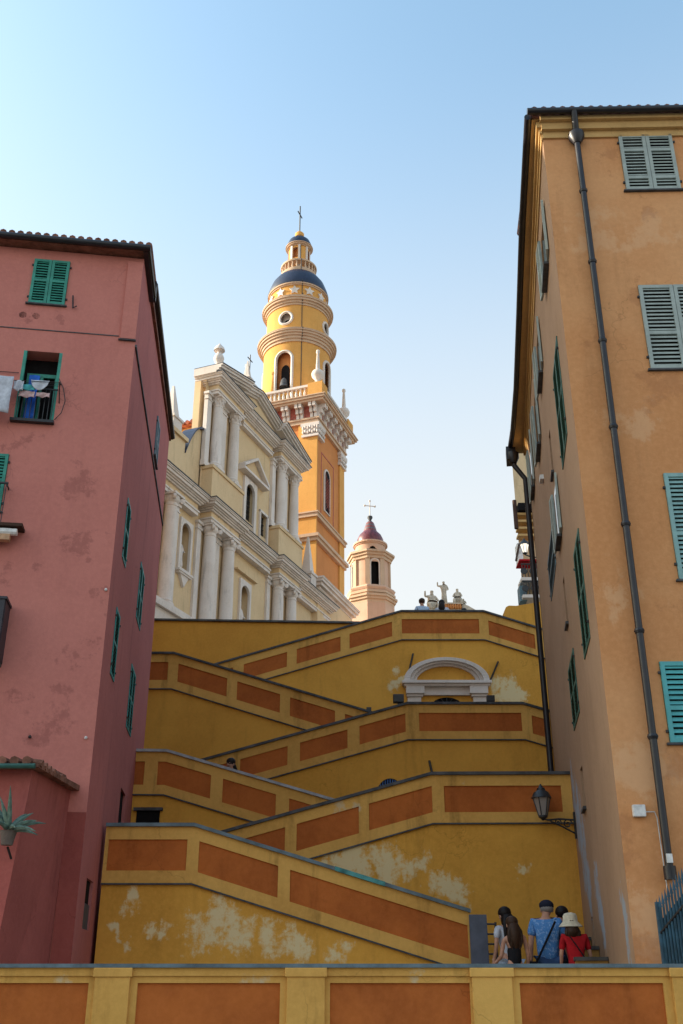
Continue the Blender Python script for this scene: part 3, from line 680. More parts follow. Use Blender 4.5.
shutter_window(tr, 9.25,10.65,5.58,6.65, M['grn_sh'], (0,.5,1), sill=None, yo=-.016, fill=1.35)
shutter_window(tr, 6.8,8.9,8.85,9.7, M['blue_sh'], (0,.5,1), leaves=1, sill=None, yo=-.016, fill=1.35)
# open shutters standing out from the wall
def open_window(x0, x1, z0, z1, mat):
    wn = MB().box(x0, x1, -.012, -.002, z0, z1).build('window', M['glass'], tr)
    for x, sg in ((x1, 1), (x0, -1)):
        l = shutter_leaf(0, (x1-x0)/2, z0, z1, 0, (0,.5,1), fw=.045)
        l.xform(Matrix.Translation((x,-.03,0)) @ Matrix.Rotation(R(-5 if sg > 0 else -175), 4, 'Z'))
        l.build('shutter', mat, wn)
    MB().box(x0-.05,x1+.05,-.09,-.003,z0-.05,z0-.003).build('sill', M['slate'], wn)
for x0,x1,z0,z1 in ((12.5,13.2,12.55,13.6),(9.4,10.1,12.4,13.45),(7.2,7.95,12.0,13.35),(4.2,4.9,12.5,13.85),(10.0,10.6,8.72,9.78)):
    open_window(x0,x1,z0,z1, M['grey_sh'])
# exposed blue-grey render patch, downpipe at the far corner
m = MB(); m.tube([(S0+.15,-.40,HRF-.1),(S0+.12,-.36,HRF-.4),(S0+.08,-.10,HRF-.8),(S0+.08,-.09,4.6)], .07, 10); m.lathe([(.09,HRF-.35),(.16,HRF-.2),(.16,HRF-.05)], S0+.15, -.38, 12); m.build('far_downpipe', M['pipe'], tr, smooth=40)
x,z = RS.px(543.5,479); MB().box(x-.12,x+.12,-.08,-.001,z-.05,z+.05).build('wall_socket', M['white'], tr)
# eaves and cornices
on(RS, RA)
def zs(s): return HRF+(HR-HRF)*s/SL
m = MB()
for dz, p in ((-.28,.025),(-.16,.05),(-.06,.09)):
    m.box(S0, SL+p, -p, -.003, HR+dz, HR+dz+.12)
m.build('cornice', M['corn_yellow'], tr)
on(RF, RA)
m = MB(); m.box(.0,7,-.035,-.002,HR-.25,HR-.12); m.box(-.02,7,-.10,-.002,HR-.12,HR+.02); m.box(-.04,7,-.17,-.002,HR+.02,HR+.10); m.build('cornice', M['corn_yellow'], tr)
m = MB()
lp = []
EV = ((SL+.15,.18),(12,.23),(9,.25),(6,.28),(4,.34),(S0-.1,.42))
for s_, p_ in EV:
    wx_, wy_, _ = RS.w(s_, -p_); dx_, dy_ = wx_-RA[0], wy_-RA[1]; lp.append((dx_*RF.d[0]+dy_*RF.d[1], dx_*RF.n[0]+dy_*RF.n[1]))
MB().floor([(lp[0][0]+.03,lp[0][1]+.03),(7,-.17),(7,lp[-1][1])]+[(x_+.03,y_) for x_,y_ in lp[:0:-1]], HR+.085, HR+.108).build('soffit', M['corn_yellow'], tr)
m.floor([lp[0],(7,-.2),(7,lp[-1][1])]+lp[:0:-1], HR+.11, HR+.17)
for i in range(48):
    x = lp[0][0]+.06+i*.155; m.tube([(x,-.22,HR+.19),(x+.4,4,HR+1.2)], .058, 8)
m.build('roof', M['tile'], tr, smooth=40)
MB().tube([(-.26,-.25,HR+.12),(7,-.25,HR+.12)], .055, 10).build('gutter', M['pipe'], tr, smooth=40)
on(RS, RA)
m = MB(); m.tube([(s_,-p_-.03,HR+.13) for s_,p_ in EV], .065, 10)
m.box(S0-.2,S0+.25,-.55,-.30,HR-.25,HR+.12); m.build('gutter', M['pipe'], tr, smooth=40)
on(RF, RA)
shutter_window(tr, 1.23,2.10,13.07,14.24, M['grey_sh'], (0,.22,.72,1), fw=.055, slat=.05)
shutter_window(tr, 1.18,2.22,9.70,11.2, M['grey_sh'], (0,.42,1), fw=.055, slat=.05)
shutter_window(tr, 1.13,2.22,6.43,8.0, M['teal_pale'], (0,.42,1), fw=.055, slat=.05)
shutter_window(tr, .72,1.85,4.29,5.32, M['turq'], (0,.42,1), fw=.055, slat=.05)
dp = MB(); dp.tube([(.50,-.25,HR+.1),(.51,-.2,HR-.1),(.53,-.10,HR-.28)], .055, 10); dp.lathe([(.06,HR-.45),(.13,HR-.33),(.13,HR-.25),(.08,HR-.22)], .53, -.10, 14)
dp.tube([(.53,-.10,HR-.4),(.49,-.10,2.75)], .048, 10); dp.lathe([(.075,2.7),(.075,2.85)], .49,-.10,12)
dpo = dp.build('drainpipe', M['pipe'], tr, smooth=40)
for z in (13.0,11.6,10.15,8.7,7.2,5.7,4.35):
    m = MB(); m.lathe([(.058,z-.03),(.068,z),(.058,z+.03)], .53-.04*(14.1-z)/11.3, -.10, 12); m.build('pipe_clip', M['pipe'], dpo)
MB().box(.455,.525,-.162,-.150,2.88,2.98).build('pipe_sticker', M['white'], dpo)
MB().box(.16,.31,-.07,-.002,3.41,3.55).build('junction_box', M['grey'], tr, bevel=.01)
MB().tube([(.31,-.03,3.47),(.42,-.03,3.47),(.44,-.03,3.4),(.455,-.03,2.4)], .007, 5).build('cable', M['grey'], tr)
on()

# ------------------------------------------------------------------ iron fence at the right edge
fa = (W(12.2,657,905)[0], 12.2); dF = (.37, -.93)
tfn = thing('iron_fence', 'blue-green spiked iron fence at the right edge beside the orange house', 'fence', (fa[0], fa[1], .2), 0)
m = MB(); n = 26
for k in range(n):
    x, y = k*.055*dF[0], k*.055*dF[1]; zt_ = 2.44+k*.032
    m.box(x-.010,x+.010,y-.010,y+.010,.2,zt_-.06); m.add([(x-.016,y-.016,zt_-.08),(x+.016,y-.016,zt_-.08),(x+.016,y+.016,zt_-.08),(x-.016,y+.016,zt_-.08),(x,y,zt_+.05)], [(0,1,4),(1,2,4),(2,3,4),(3,0,4),(3,2,1,0)])
m.build('spiked_bars', M['fence'], tfn)
L_ = n*.055
for dz in (-.32,-1.9):
    m = MB(); m.tube([(0,0,2.44+dz),(L_*dF[0],L_*dF[1],2.44+n*.032+dz)], .018, 6)
    m.build('rail', M['black'], tfn)
MB().box(-.02,.02,-.02,.02,.2,2.45).build('post', M['fence'], tfn)
m = MB(); m.prism([(0,.25),(L_,.25),(L_,2.25+n*.032),(0,2.25)], .02, .026); m.xform(Matrix.Rotation(math.atan2(dF[1],dF[0]),4,'Z')); m.build('backing_sheet', M['fence'], tfn)

# ------------------------------------------------------------------ street lamps
def lantern(t, c, s=1.0, lit=False):
    x,y,z = c      # centre of the lantern bottom
    gl = MB(); gl.lathe([(.085*s,z),(.175*s,z+.36*s)], x, y, 6); g = gl.build('lantern_glass', M['lamp_glass'] if not lit else M['lamp_lit'], t)
    m = MB()
    for k in range(6):
        a = 2*math.pi*k/6; m.tube([(x+.087*s*math.cos(a),y+.087*s*math.sin(a),z),(x+.18*s*math.cos(a),y+.18*s*math.sin(a),z+.36*s)], .012*s, 5)
    m.lathe([(.02*s,z-.09*s),(.06*s,z-.05*s),(.095*s,z-.02*s),(.09*s,z+.01*s)], x, y, 12)
    m.lathe([(.215*s,z+.36*s),(.20*s,z+.39*s),(.16*s,z+.47*s),(.09*s,z+.52*s),(.085*s,z+.56*s),(.05*s,z+.58*s),(.012*s,z+.65*s)], x, y, 12)
    m.build('lantern_frame', M['black'], t, smooth=40)
def glass_mat(name, emit=0):
    m, nt, b = base_mat(name, .3, .5); b.inputs['Base Color'].default_value = (.30,.27,.25,1)
    if emit: b.inputs['Emission Color'].default_value = (1,.93,.8,1); b.inputs['Emission Strength'].default_value = emit
    return m
M['lamp_glass'] = glass_mat('frosted_lamp_glass'); M['lamp_lit'] = glass_mat('lit_lamp_glass', .45)
def bracket_lamp(label, Y, u, v, s, wall_x, lit=False):
    p = W(Y, u, v)
    t = thing('street_lamp', label, 'street lamp', (wall_x, Y, p[2]), 0, 'old wall lanterns')
    x = p[0]-wall_x; z = p[2]
    lantern(t, (x,0,z), s, lit)
    m = MB(); m.tube([(x,0,z-.05*s),(x+.08*s,0,z-.08*s),(x*.5,0,z-.06*s),(0,0,z-.08*s)], .02*s, 6)
    # scrolls
    for cx_, r_ in ((x*.55,.07*s),(x*.25,.10*s)):
        m.tube([(cx_+r_*(1-i/22)*math.cos(i*.5), 0, z-.06*s-r_+r_*(1-i/22)*math.sin(i*.5)) for i in range(20)], .013*s, 5)
    m.tube([(x*.8,0,z-.09*s),(x*.4,0,z-.22*s),(0,0,z-.36*s)], .018*s, 6)
    m.box(-.03,.0,-.04*s,.04*s,z-.45*s,z+.08*s); m.build('scroll_bracket', M['black'], t)
bracket_lamp('large black wrought-iron wall lantern above the group of people', 19.05, 543, 816, .88, xw(19.05)-.005)
bracket_lamp('small black lantern in the far corner beside the downpipe of the orange house', 25.6, 544.5, 722, .5, xw(25.6)-.005)

# ------------------------------------------------------------------ the church
CA = 68.5; CO = (-9.4, 48.0); CF = Fr(CO, CA); ZP = 12.4
tc = thing('church', 'pale baroque church facade with white columns, niches and a broken pediment', 'church', (CO[0], CO[1], ZP), CA)
SE = 20.2
def cornice(mb, x0, x1, yf, yb, z, steps):
    for dz, p in steps:
        mb.box(x0-p, x1+p, yf-p, yb, z, z+dz); z += dz
    return z
ARC = ((.20,.0),(.10,.06)); FRZ = ((.36,-.03),); COR = ((.10,.10),(.10,.20),(.08,.30),(.16,.42),(.08,.50),(.07,.55))
# walls
WY = .75
m = MB(); holes = [(3.02,4.25,22.2,25.15-.0),(10.4,11.85,20.4,24.25),(10.45,11.75,28.4,31.1),(12.75,13.75,28.2,29.75)]
on()
mw = MB(); holed_wall(mw, -3, SE+4.3, ZP, 27.2, holes[:2], .6); 
mw.v = [(x,y+WY,z) for x,y,z in mw.v]; mw.box(-3,SE,WY+.7,12,ZP,27.0); mw.build('facade_wall', M['church_cream'], tc)
mw = MB(); holed_wall(mw, 4.8, 18.3, 27.0, 35.4, holes[2:], .35); mw.v = [(x,y+WY-.05,z) for x,y,z in mw.v]; mw.box(4.8,18.3,WY+.32,1.5,27.0,35.4); mw.build('upper_wall', M['church_cream'], tc)
m = MB(); m.box(5.6,19.5,1.52,16,26.9,32.6); m.build('nave_body', M['church_yellow'], tc)
m = MB(); m.add([(5.2,1.6,32.62),(19.9,1.6,32.62),(19.9,16,32.62),(5.2,16,32.62),(12.5,1.6,34.6),(12.5,16,34.6)], [(0,3,5,4),(1,2,5,4),(0,1,4),(3,2,5),(0,1,2,3)])
for i in range(42): m.tube([(5.1,1.7+i*.34,32.72),(12.4,1.7+i*.34,34.7)], .14, 6)
m.build('tiled_roof', M['tile_red'], tc, smooth=40)
# podium and base ledge
m = MB(); m.box(-3,SE+4.3,-.35,WY,ZP,18.75); m.box(-3.05,SE+4.35,-.55,WY,18.75,19.0); m.box(-3,SE+4.3,-.42,WY,19.0,19.2); m.build('podium', M['stone'], tc)
def column(x, y, z0, z1, r, ionic=True, name='column'):
    m = MB(); h = z1-z0
    m.box(x-r*1.35,x+r*1.35,y-r*1.35,y+r*1.35,z0,z0+.16)
    m.lathe([(r*1.32,z0+.16),(r*1.36,z0+.22),(r*1.3,z0+.30),(r*1.12,z0+.34),(r*1.2,z0+.42),(r*1.05,z0+.48),(r,z0+.55),(r*1.0,z0+h*.35),(r*.86,z1-.72),(r*.93,z1-.70),(r*.93,z1-.62),(r*.85,z1-.60),(r*.85,z1-.5)], x, y, 24)
    col = m.build(name, M['stone'], tc, smooth=35)
    c = MB()
    if ionic:
        c.lathe([(r*.86,z1-.5),(r*1.05,z1-.40),(r*1.15,z1-.30),(r*1.1,z1-.12)], x, y, 24)
        for sx in (-1,1):
            for sy in (-1,1):
                k = len(c.v); c.lathe([(.05,-.10),(.15,-.08),(.16,.0),(.15,.08),(.05,.10)], 0, 0, 14)
                c.xform(Matrix.Translation((x+sx*r*1.02, y+sy*r*1.02, z1-.28)) @ Matrix.Rotation(R(45*sx*sy),4,'Z') @ Matrix.Rotation(R(90),4,'X'), k)
    else:
        c.lathe([(r*.86,z1-.62),(r*.9,z1-.45),(r*1.05,z1-.25),(r*1.3,z1-.1)], x, y, 24)
        for row,(zz,rr,nn) in enumerate(((z1-.5,r*1.0,8),(z1-.3,r*1.15,8))):
            for k in range(nn):
                a = 2*math.pi*(k+.5*row)/nn; c.ball((x+rr*math.cos(a),y+rr*math.sin(a),zz+.08), .055,.055,.13, 6, 5)
    c.box(x-r*1.3,x+r*1.3,y-r*1.3,y+r*1.3,z1-.12,z1)
    c.build('capital', M['stone'], col, smooth=35)
def pilaster(x0, x1, y0, y1, z0, z1):
    m = MB(); m.box(x0,x1,y0,y1,z0,z1); m.box(x0-.06,x1+.06,y0-.06,y1,z0,z0+.35); m.box(x0-.05,x1+.05,y0-.05,y1,z1-.5,z1-.42); m.box(x0-.09,x1+.09,y0-.09,y1,z1-.16,z1); m.build('pilaster', M['stone'], tc)
ZB, ZC = 19.2, 25.75
for x in (1.4,5.8,8.15,15.15,17.3): column(x, .36, ZB, ZC, .40)
for a,b in ((-.2,.6),(2.2,2.65),(4.75,5.2),(6.5,7.45),(8.75,9.2),(14.05,14.5),(15.8,16.6),(17.9,18.3)): pilaster(a,b,.60,WY+.1,ZB,ZC)
# orange-toned wall strips beside the pilasters are plain render panels
# lower entablature, breaking forward over the pairs
def entab(x0, x1, yf, yb, z, name='entablature', k=1.0):
    m = MB(); z = cornice(m, x0, x1, yf, yb, z, [(d*k,p) for d,p in ARC]); o = m.build(name, M['stone'], tc)
    m = MB(); z2 = cornice(m, x0, x1, yf, yb, z, [(d*k,p) for d,p in FRZ]); m.build('frieze', M['church_cream'], o)
    m = MB(); z3 = cornice(m, x0, x1, yf, yb, z2, [(d*k,p) for d,p in COR]); m.build('cornice', M['stone'], o, bevel=.015)
    m = MB(); m.box(x0-.59,x1+.59,yf-.59,yb,z3+.003,z3+.05); m.build('lead_flashing', M['slate'], o)
    return z3
zt2 = entab(-3.2, 4.3, .36, 1.0, ZC+.02)
entab(5.2, 8.75, .0, 1.0, ZC)
entab(9.35, 13.9, .36, 1.0, ZC+.01)
entab(14.55, 17.9, .0, 1.0, ZC)
entab(18.5, SE+4.0, .36, 1.0, ZC+.01, k=.95)
ZT = ZC+.3+.36+.59
# attic pedestals, upper columns
for a,b in ((5.0,8.95),(14.3,18.2)):
    m = MB(); m.box(a,b,.0,1.2,ZT+.05,29.15); m.box(a-.08,b+.08,-.08,1.2,29.15,29.35); m.build('pedestal', M['church_cream'], tc)
for x in (5.85,8.1,15.2,17.4): column(x, .36, 29.36, 34.4, .34, False)
for a,b in ((4.8,5.3),(6.5,7.3),(8.6,9.0),(14.1,14.6),(15.9,16.6),(17.8,18.2)): pilaster(a,b,.5,WY,29.35,34.4)
zu = entab(5.2, 8.75, .05, 1.5, 34.4, k=.95); entab(9.35, 13.85, .40, 1.5, 34.41, k=.95); entab(14.45, 17.9, .05, 1.5, 34.4, k=.95)
# pediment
ZE = zu
def rake(x0, z0, x1, z1, yf, yb):
    o = MB(); 
    for dz0, dz1, p in ((0,.12,.12),(.12,.26,.28),(.26,.42,.42),(.42,.52,.52)):
        o.prism([(x0,z0+dz0),(x1,z1+dz0),(x1,z1+dz1),(x0,z0+dz1)], yf-p, yb)
    MB().prism([(x0,z0+.523),(x1,z1+.523),(x1,z1+.57),(x0,z0+.57)], yf-.57, yb).build('lead_flashing', M['slate'], tc)
    return o
xm = 11.0; za = 37.3; xl_, xr_ = 4.7, 18.4
m = MB(); m.prism([(xl_+.6,ZE),(xr_-.6,ZE),(xm,za)], .45, 1.5); m.build('pediment', M['church_cream'], tc)
sl = (za-ZE)/(xm-xl_)
rake(xl_-.1, ZE-.02, 9.0, ZE+sl*(9.0-xl_), .05, 1.5).build('raking_cornice', M['stone'], tc)
rake(14.2, ZE+sl*(xr_-14.2)*(xm-xl_)/(xr_-xm), xr_+.1, ZE-.02, .05, 1.5).build('raking_cornice', M['stone'], tc)
rake(9.02, ZE+sl*(9.0-xl_), xm, za, .42, 1.5).build('raking_cornice', M['stone'], tc)
rake(xm, za, 14.18, ZE+sl*(xr_-14.2)*(xm-xl_)/(xr_-xm), .42, 1.5).build('raking_cornice', M['stone'], tc)
# niches, windows
def arch_panel(x0, x1, z0, zs_, zt_, y0, y1, frame=.16):
    m = MB(); hw_ = (x1-x0)/2; c = (x0+x1)/2
    m.prism([(x0-frame,z0-frame),(x0,z0-frame),(x0,zs_)]+arc(c,zs_,hw_,hw_,180,90,8)[1:]+[(c,zt_+frame),(x0-frame,zt_+frame)], y0, y1)
    m.prism([(x1+frame,zt_+frame),(c,zt_+frame)]+arc(c,zs_,hw_,hw_,90,0,8)+[(x1,z0-frame),(x1+frame,z0-frame)], y0, y1)
    m.box(x0, x1, y0, y1, z0-frame, z0)
    return m
nf = arch_panel(3.15,4.15,22.3,24.55,25.05,.62,.78,.18).build('niche', M['stone'], tc)
m = MB(); m.box(2.85,4.42,.45,.75,22.0,22.12); m.box(2.95,4.3,.5,.75,21.9,22.0); m.prism([(3.2,21.9),(4.1,21.9),(3.65,21.25)], .58,.75); m.build('niche_shelf', M['stone'], nf)
MB().box(3.0,4.28,1.28,1.34,22.2,25.16).build('niche_back', M['stone'], nf)
nf2 = arch_panel(10.55,11.7,20.6,23.4,24.1,.62,.78,.18).build('niche', M['stone'], tc)
MB().box(10.38,11.87,1.28,1.34,20.4,24.26).build('niche_back', M['stone'], nf2)
MB().box(9.7,12.5,.5,.74,24.6,24.72).build('hood_moulding', M['church_cream'], tc)
wf = arch_panel(10.5,11.7,27.4,30.35,30.95,.55,.72,.3).build('arched_window', M['stone'], tc)
MB().box(10.44,11.76,1.0,1.06,27.3,31.12).build('pane', M['glass'], wf)
m = MB()
for k in range(7): m.box(10.55+k*.18,10.58+k*.18,.90,.93,27.4,30.9)
for k in range(10): m.box(10.5,11.7,.89,.92,27.6+k*.34,27.63+k*.34)
m.build('grille', M['black'], wf)
m = MB(); m.prism([(9.7,31.55),(12.9,31.55),(11.3,32.75)], .5,.74); wpd = m.build('window_pediment', M['church_cream'], wf)
m = MB(); m.box(9.5,13.1,.2,.7,31.38,31.55)
for a,b in ((9.5,11.3),(13.1,11.3)): m.prism([(a,31.56),(b,32.78),(b,32.98),(a,31.78)], .2,.72)
m.build('window_cornice', M['stone'], wf)
ws = MB(); 
for a,b,c,d in ((12.62,12.75,27.3,29.9),(13.75,13.9,27.3,29.9),(12.62,13.9,29.75,29.92)): ws.box(a,b,.58,.72,c,d)
ws = ws.build('side_window', M['stone'], tc)
MB().box(12.74,13.76,.95,1.0,27.3,29.76).build('pane', M['glass'], ws)
m = MB()
for k in range(5): m.box(12.85+k*.2,12.88+k*.2,.88,.91,27.3,29.75)
for k in range(7): m.box(12.75,13.75,.87,.9,27.5+k*.34,27.53+k*.34)
m.build('grille', M['black'], ws)
# left attic wing: parapet, scroll roof, tiled roof behind
m = MB(); m.box(-3,2.9,.7,1.5,26.9,29.9); m.box(-3.1,3.0,.55,1.5,29.9,30.15); m.build('attic_parapet', M['church_cream'], tc)
qq = [(2.9+1.9*(1-math.cos(R(a))), 29.2+2.5*math.sin(R(a))**2) for a in range(0,91,10)]
m = MB(); m.prism([(2.9,27.0)]+qq+[(4.8,27.0)], .8, 1.4); m.build('scroll_buttress', M['church_cream'], tc)
m = MB()
for i in range(len(qq)-1): m.prism([qq[i],qq[i+1],(qq[i+1][0],qq[i+1][1]+.14),(qq[i][0],qq[i][1]+.14)], .62, 1.6)
m.build('scroll_slates', M['dome_blue'], tc)
# finials
def urn(x, y, z, h):
    m = MB(); m.box(x-.42,x+.42,y-.42,y+.42,z,z+h*.28); m.lathe([(.30,z+h*.28),(.14,z+h*.34),(.12,z+h*.38),(.30,z+h*.48),(.34,z+h*.56),(.24,z+h*.66),(.12,z+h*.70),(.13,z+h*.74),(.36,z+h*.78),(.30,z+h*.86),(.12,z+h*.94),(.02,z+h)], x, y, 16)
    m.build('urn_finial', M['stone'], tc, smooth=40)
urn(6.0,.6,zu+.5,2.6)
def obelisk(mb, x, y, z, h, b=.34):
    mb.box(x-b*1.3,x+b*1.3,y-b*1.3,y+b*1.3,z,z+h*.22); mb.box(x-b*1.5,x+b*1.5,y-b*1.5,y+b*1.5,z+h*.22,z+h*.27)
    mb.add([(x-b,y-b,z+h*.27),(x+b,y-b,z+h*.27),(x+b,y+b,z+h*.27),(x-b,y+b,z+h*.27),(x-b*.15,y-b*.15,z+h),(x+b*.15,y-b*.15,z+h),(x+b*.15,y+b*.15,z+h),(x-b*.15,y+b*.15,z+h)],
       [(0,1,5,4),(1,2,6,5),(2,3,7,6),(3,0,4,7),(4,5,6,7)])
m = MB(); obelisk(m, CF.px(171,420,1.1)[0], 1.1, 30.15, 3.0, .36); m.build('obelisk_finial', M['stone'], tc)
m = MB(); obelisk(m, 20.1, .4, 27.0, 3.9, .36); m.build('obelisk_finial', M['stone'], tc)
m = MB(); m.box(xm-.7,xm+.7,.3,1.6,za+.3,za+.75); m.box(xm-.5,xm+.5,.4,1.4,za+.75,za+1.1); obelisk(m, xm-.5, .9, za+1.0, 1.9, .22); m.build('apex_pedestal', M['stone'], tc)
m = MB(); zc_ = za+2.9; m.tube([(xm-.2,.9,zc_-1.0),(xm-.2,.9,zc_+.7)], .04, 6); m.tube([(xm-.55,.9,zc_+.3),(xm+.15,.9,zc_+.3)], .035, 6); m.build('iron_cross', M['black'], tc)

# ------------------------------------------------------------------ skinned figures
def skin(verts, edges, radii, sub=2, root=0, flat=1.0):
    me = bpy.data.meshes.new('tmp'); me.from_pydata(verts, edges, [])
    o = bpy.data.objects.new('tmp', me); COL.objects.link(o)
    sk = o.modifiers.new('s', 'SKIN'); sk.use_smooth_shade = True
    ss = o.modifiers.new('u', 'SUBSURF'); ss.levels = sub; ss.render_levels = sub
    for i, r in enumerate(radii):
        d = me.skin_vertices[0].data[i]; d.radius = (r, r); d.use_root = (i == root)
    dg = bpy.context.evaluated_depsgraph_get(); ev = o.evaluated_get(dg); m2 = ev.to_mesh()
    vs = [(v.co.x, v.co.y*flat, v.co.z) for v in m2.vertices]; fs = [tuple(p.vertices) for p in m2.polygons]
    ev.to_mesh_clear(); bpy.data.objects.remove(o); bpy.data.meshes.remove(me)
    return vs, fs
def J(h, lean=0, armL=None, armR=None, head=(0,0)):
    k = h/1.75
    j = dict(pel=(0,0,.95), sp=(0,.0+lean*.3,1.14), ch=(0,lean*.7,1.36), nb=(0,lean,1.49), nk=(head[0]*.3,lean+.01+head[1]*.3,1.55),
        h1=(head[0]*.7,lean+.03+head[1]*.7,1.60), h2=(head[0],lean+.03+head[1],1.655), h3=(head[0],lean+.02+head[1],1.71))
    aL = armL or [(-.195,lean,1.455),(-.245,lean-.01,1.15),(-.25,lean+.08,.91)]
    aR = armR or [(.195,lean,1.455),(.245,lean-.01,1.15),(.25,lean+.08,.91)]
    j.update(sl=aL[0],el=aL[1],wl=aL[2],sr=aR[0],er=aR[1],wr=aR[2])
    for s,n in ((-1,'l'),(1,'r')): j.update({'hp'+n:(s*.09,0,.90),'kn'+n:(s*.10,.03,.50),'an'+n:(s*.10,-.01,.09),'ft'+n:(s*.115,.10,.045),'to'+n:(s*.12,.17,.035)})
    return {a:(x*k,y*k,z*k) for a,(x,y,z) in j.items()}, k
def hand(mb, w_, dirv, k, side):
    d = Vector(dirv).normalized(); lat = d.cross(Vector((0,0,1))) if abs(d.z) < .9 else Vector((0,1,0)); lat.normalize(); nrm = d.cross(lat)
    P = Vector(w_); pal = P+d*.085*k
    vs = [P, P+d*.04*k, pal]; ed = [(0,1),(1,2)]; rd = [.027*k,.034*k,.034*k]
    a = skin([tuple(v) for v in vs], ed, rd, 1); mb.add(*a)
    for i,(o,l) in enumerate(((-.028,.062),(-.010,.074),(.010,.070),(.027,.055))):
        b = P+d*.075*k+lat*o*k
        f = [b, b+d*l*.55*k+nrm*.008*k, b+d*l*k+nrm*.025*k]
        mb.add(*skin([tuple(v) for v in f], [(0,1),(1,2)], [.0095*k,.009*k,.0075*k], 1))
    b = P+d*.025*k-lat*.022*k
    mb.add(*skin([tuple(b), tuple(b-lat*.03*k+d*.025*k), tuple(b-lat*.035*k+d*.055*k)], [(0,1),(1,2)], [.012*k,.010*k,.008*k], 1))
def body(j, k, fem=False, legs=True):
    names = ['pel','sp','ch','nb','nk','h1','h2','h3','sl','el','wl','sr','er','wr','hpl','knl','anl','ftl','tol','hpr','knr','anr','ftr','tor']
    rad = dict(pel=.135,sp=.115,ch=.135,nb=.075,nk=.052,h1=.078,h2=.098,h3=.075,sl=.058,sr=.058,el=.042,er=.042,wl=.028,wr=.028,hpl=.09,hpr=.09,knl=.058,knr=.058,anl=.038,anr=.038,ftl=.04,ftr=.04,tol=.03,tor=.03)
    if fem: rad.update(sp=.095,ch=.115,sl=.045,sr=.045,el=.035,er=.035,wl=.024,wr=.024)
    ix = {n:i for i,n in enumerate(names)}
    E_ = [('pel','sp'),('sp','ch'),('ch','nb'),('nb','nk'),('nk','h1'),('h1','h2'),('h2','h3'),('ch','sl'),('sl','el'),('el','wl'),('ch','sr'),('sr','er'),('er','wr'),('pel','hpl'),('hpl','knl'),('knl','anl'),('anl','ftl'),('ftl','tol'),('pel','hpr'),('hpr','knr'),('knr','anr'),('anr','ftr'),('ftr','tor')]
    mb = MB(); mb.add(*skin([j[n] for n in names], [(ix[a],ix[b]) for a,b in E_], [rad[n]*k for n in names], 2))
    hx,hy,hz = j['h2']
    for s in (-1,1): mb.ball((hx+s*.088*k,hy-.005*k,hz-.035*k), .012*k,.022*k,.032*k, 8, 6)
    mb.ball((hx,hy+.098*k,hz-.045*k), .014*k,.022*k,.024*k, 8, 6)
    for s in (-1,1): mb.ball((hx+s*.034*k,hy+.083*k,hz-.012*k), .013*k,.010*k,.009*k, 8, 6)
    mb.tube([(hx-.025*k,hy+.084*k,hz-.085*k),(hx,hy+.09*k,hz-.088*k),(hx+.025*k,hy+.084*k,hz-.085*k)], .006*k, 5)
    for s,e,w_ in (('l','el','wl'),('r','er','wr')): hand(mb, j[w_], Vector(j[w_])-Vector(j[e]), k, s)
    return mb
def top(j, k, sleeves=.55, r=.165, hem=.90, fem=False):
    lerp = lambda a,b,t: tuple(a[i]+(b[i]-a[i])*t for i in range(3))
    pts = [(j['pel'][0],j['pel'][1],hem*k), j['sp'], j['ch'], lerp(j['ch'],j['nb'],.75)]; rd = [r*k, r*(.92 if not fem else .8)*k, r*1.0*k, .085*k]; ed = [(0,1),(1,2),(2,3)]
    for s,e in (('sl','el'),('sr','er')):
        b = len(pts); pts += [lerp(j['ch'],j[s],.96), lerp(j[s],j[e],sleeves)]; rd += [.078*k if not fem else .06*k, (.072 if not fem else .052)*k]; ed += [(2,b),(b,b+1)]
    return MB().add(*skin(pts, ed, rd, 2))
def trousers(j, k, r=1.0, low='an'):
    pts = [(j['pel'][0],j['pel'][1],j['pel'][2]+.03*k)]; rd = [.155*k]; ed = []
    for s in 'lr':
        b = len(pts); an_ = j['an'+s]; pts += [j['hp'+s], j['kn'+s], (an_[0],an_[1],an_[2]+.02)]; rd += [.105*k*r,.078*k*r,.065*k*r]; ed += [(0,b),(b,b+1),(b+1,b+2)]
    return MB().add(*skin(pts, ed, rd, 2))
def hair_cap(j, k, length=0.0, width=.1, back=-.075):
    hx,hy,hz = j['h2']; mb = MB()
    mb.ball((hx,hy-.018*k,hz+.022*k), .106*k, .112*k, .100*k, 14, 9)
    if length:
        pts = [(hx,hy-.045*k,hz+.02*k),(hx,hy+back*k-.02,hz-.12*k),(hx,hy+back*k-.035,hz-.12*k-length*.5),(hx,hy+back*k-.03,hz-.12*k-length)]
        mb.add(*skin(pts, [(0,1),(1,2),(2,3)], [.10*k,width*k,width*.8*k,width*.25*k], 2))
        for q_ in range(7):
            o_ = (q_-3)/3*width*k*.9; l_ = length*(.85+.3*((q_*5)%7)/7)
            mb.tube([(hx+o_*.5,hy-.09*k,hz-.02*k),(hx+o_,hy+back*k-.05*k,hz-.14*k),(hx+o_*1.05,hy+back*k-.06*k,hz-.12*k-l_*.6),(hx+o_*.8,hy+back*k-.045*k,hz-.12*k-l_)], [.03*k,.032*k,.026*k,.006*k], 6)
    return mb
def scale_y(mb, f, yc=0):
    for i,(x,y,z) in enumerate(mb.v): mb.v[i] = (x, yc+(y-yc)*f, z)
    return mb
class P:    # person placed with feet at loc, facing ang (0 = away from the camera)
    def __init__(s, label, loc, ang, group=None):
        s.t = thing('person', label, 'person', loc, ang, group); s.z = loc[2]
    def add(s, mb, name, mat, parent=None):
        for i,(x,y,z) in enumerate(mb.v): mb.v[i] = (x,y,z+s.z)
        return mb.build(name, mat, parent or s.t, smooth=60)
FLOOR = 1.0
def spot_at(Y, u, v=930): return W(Y,u,v)[0]
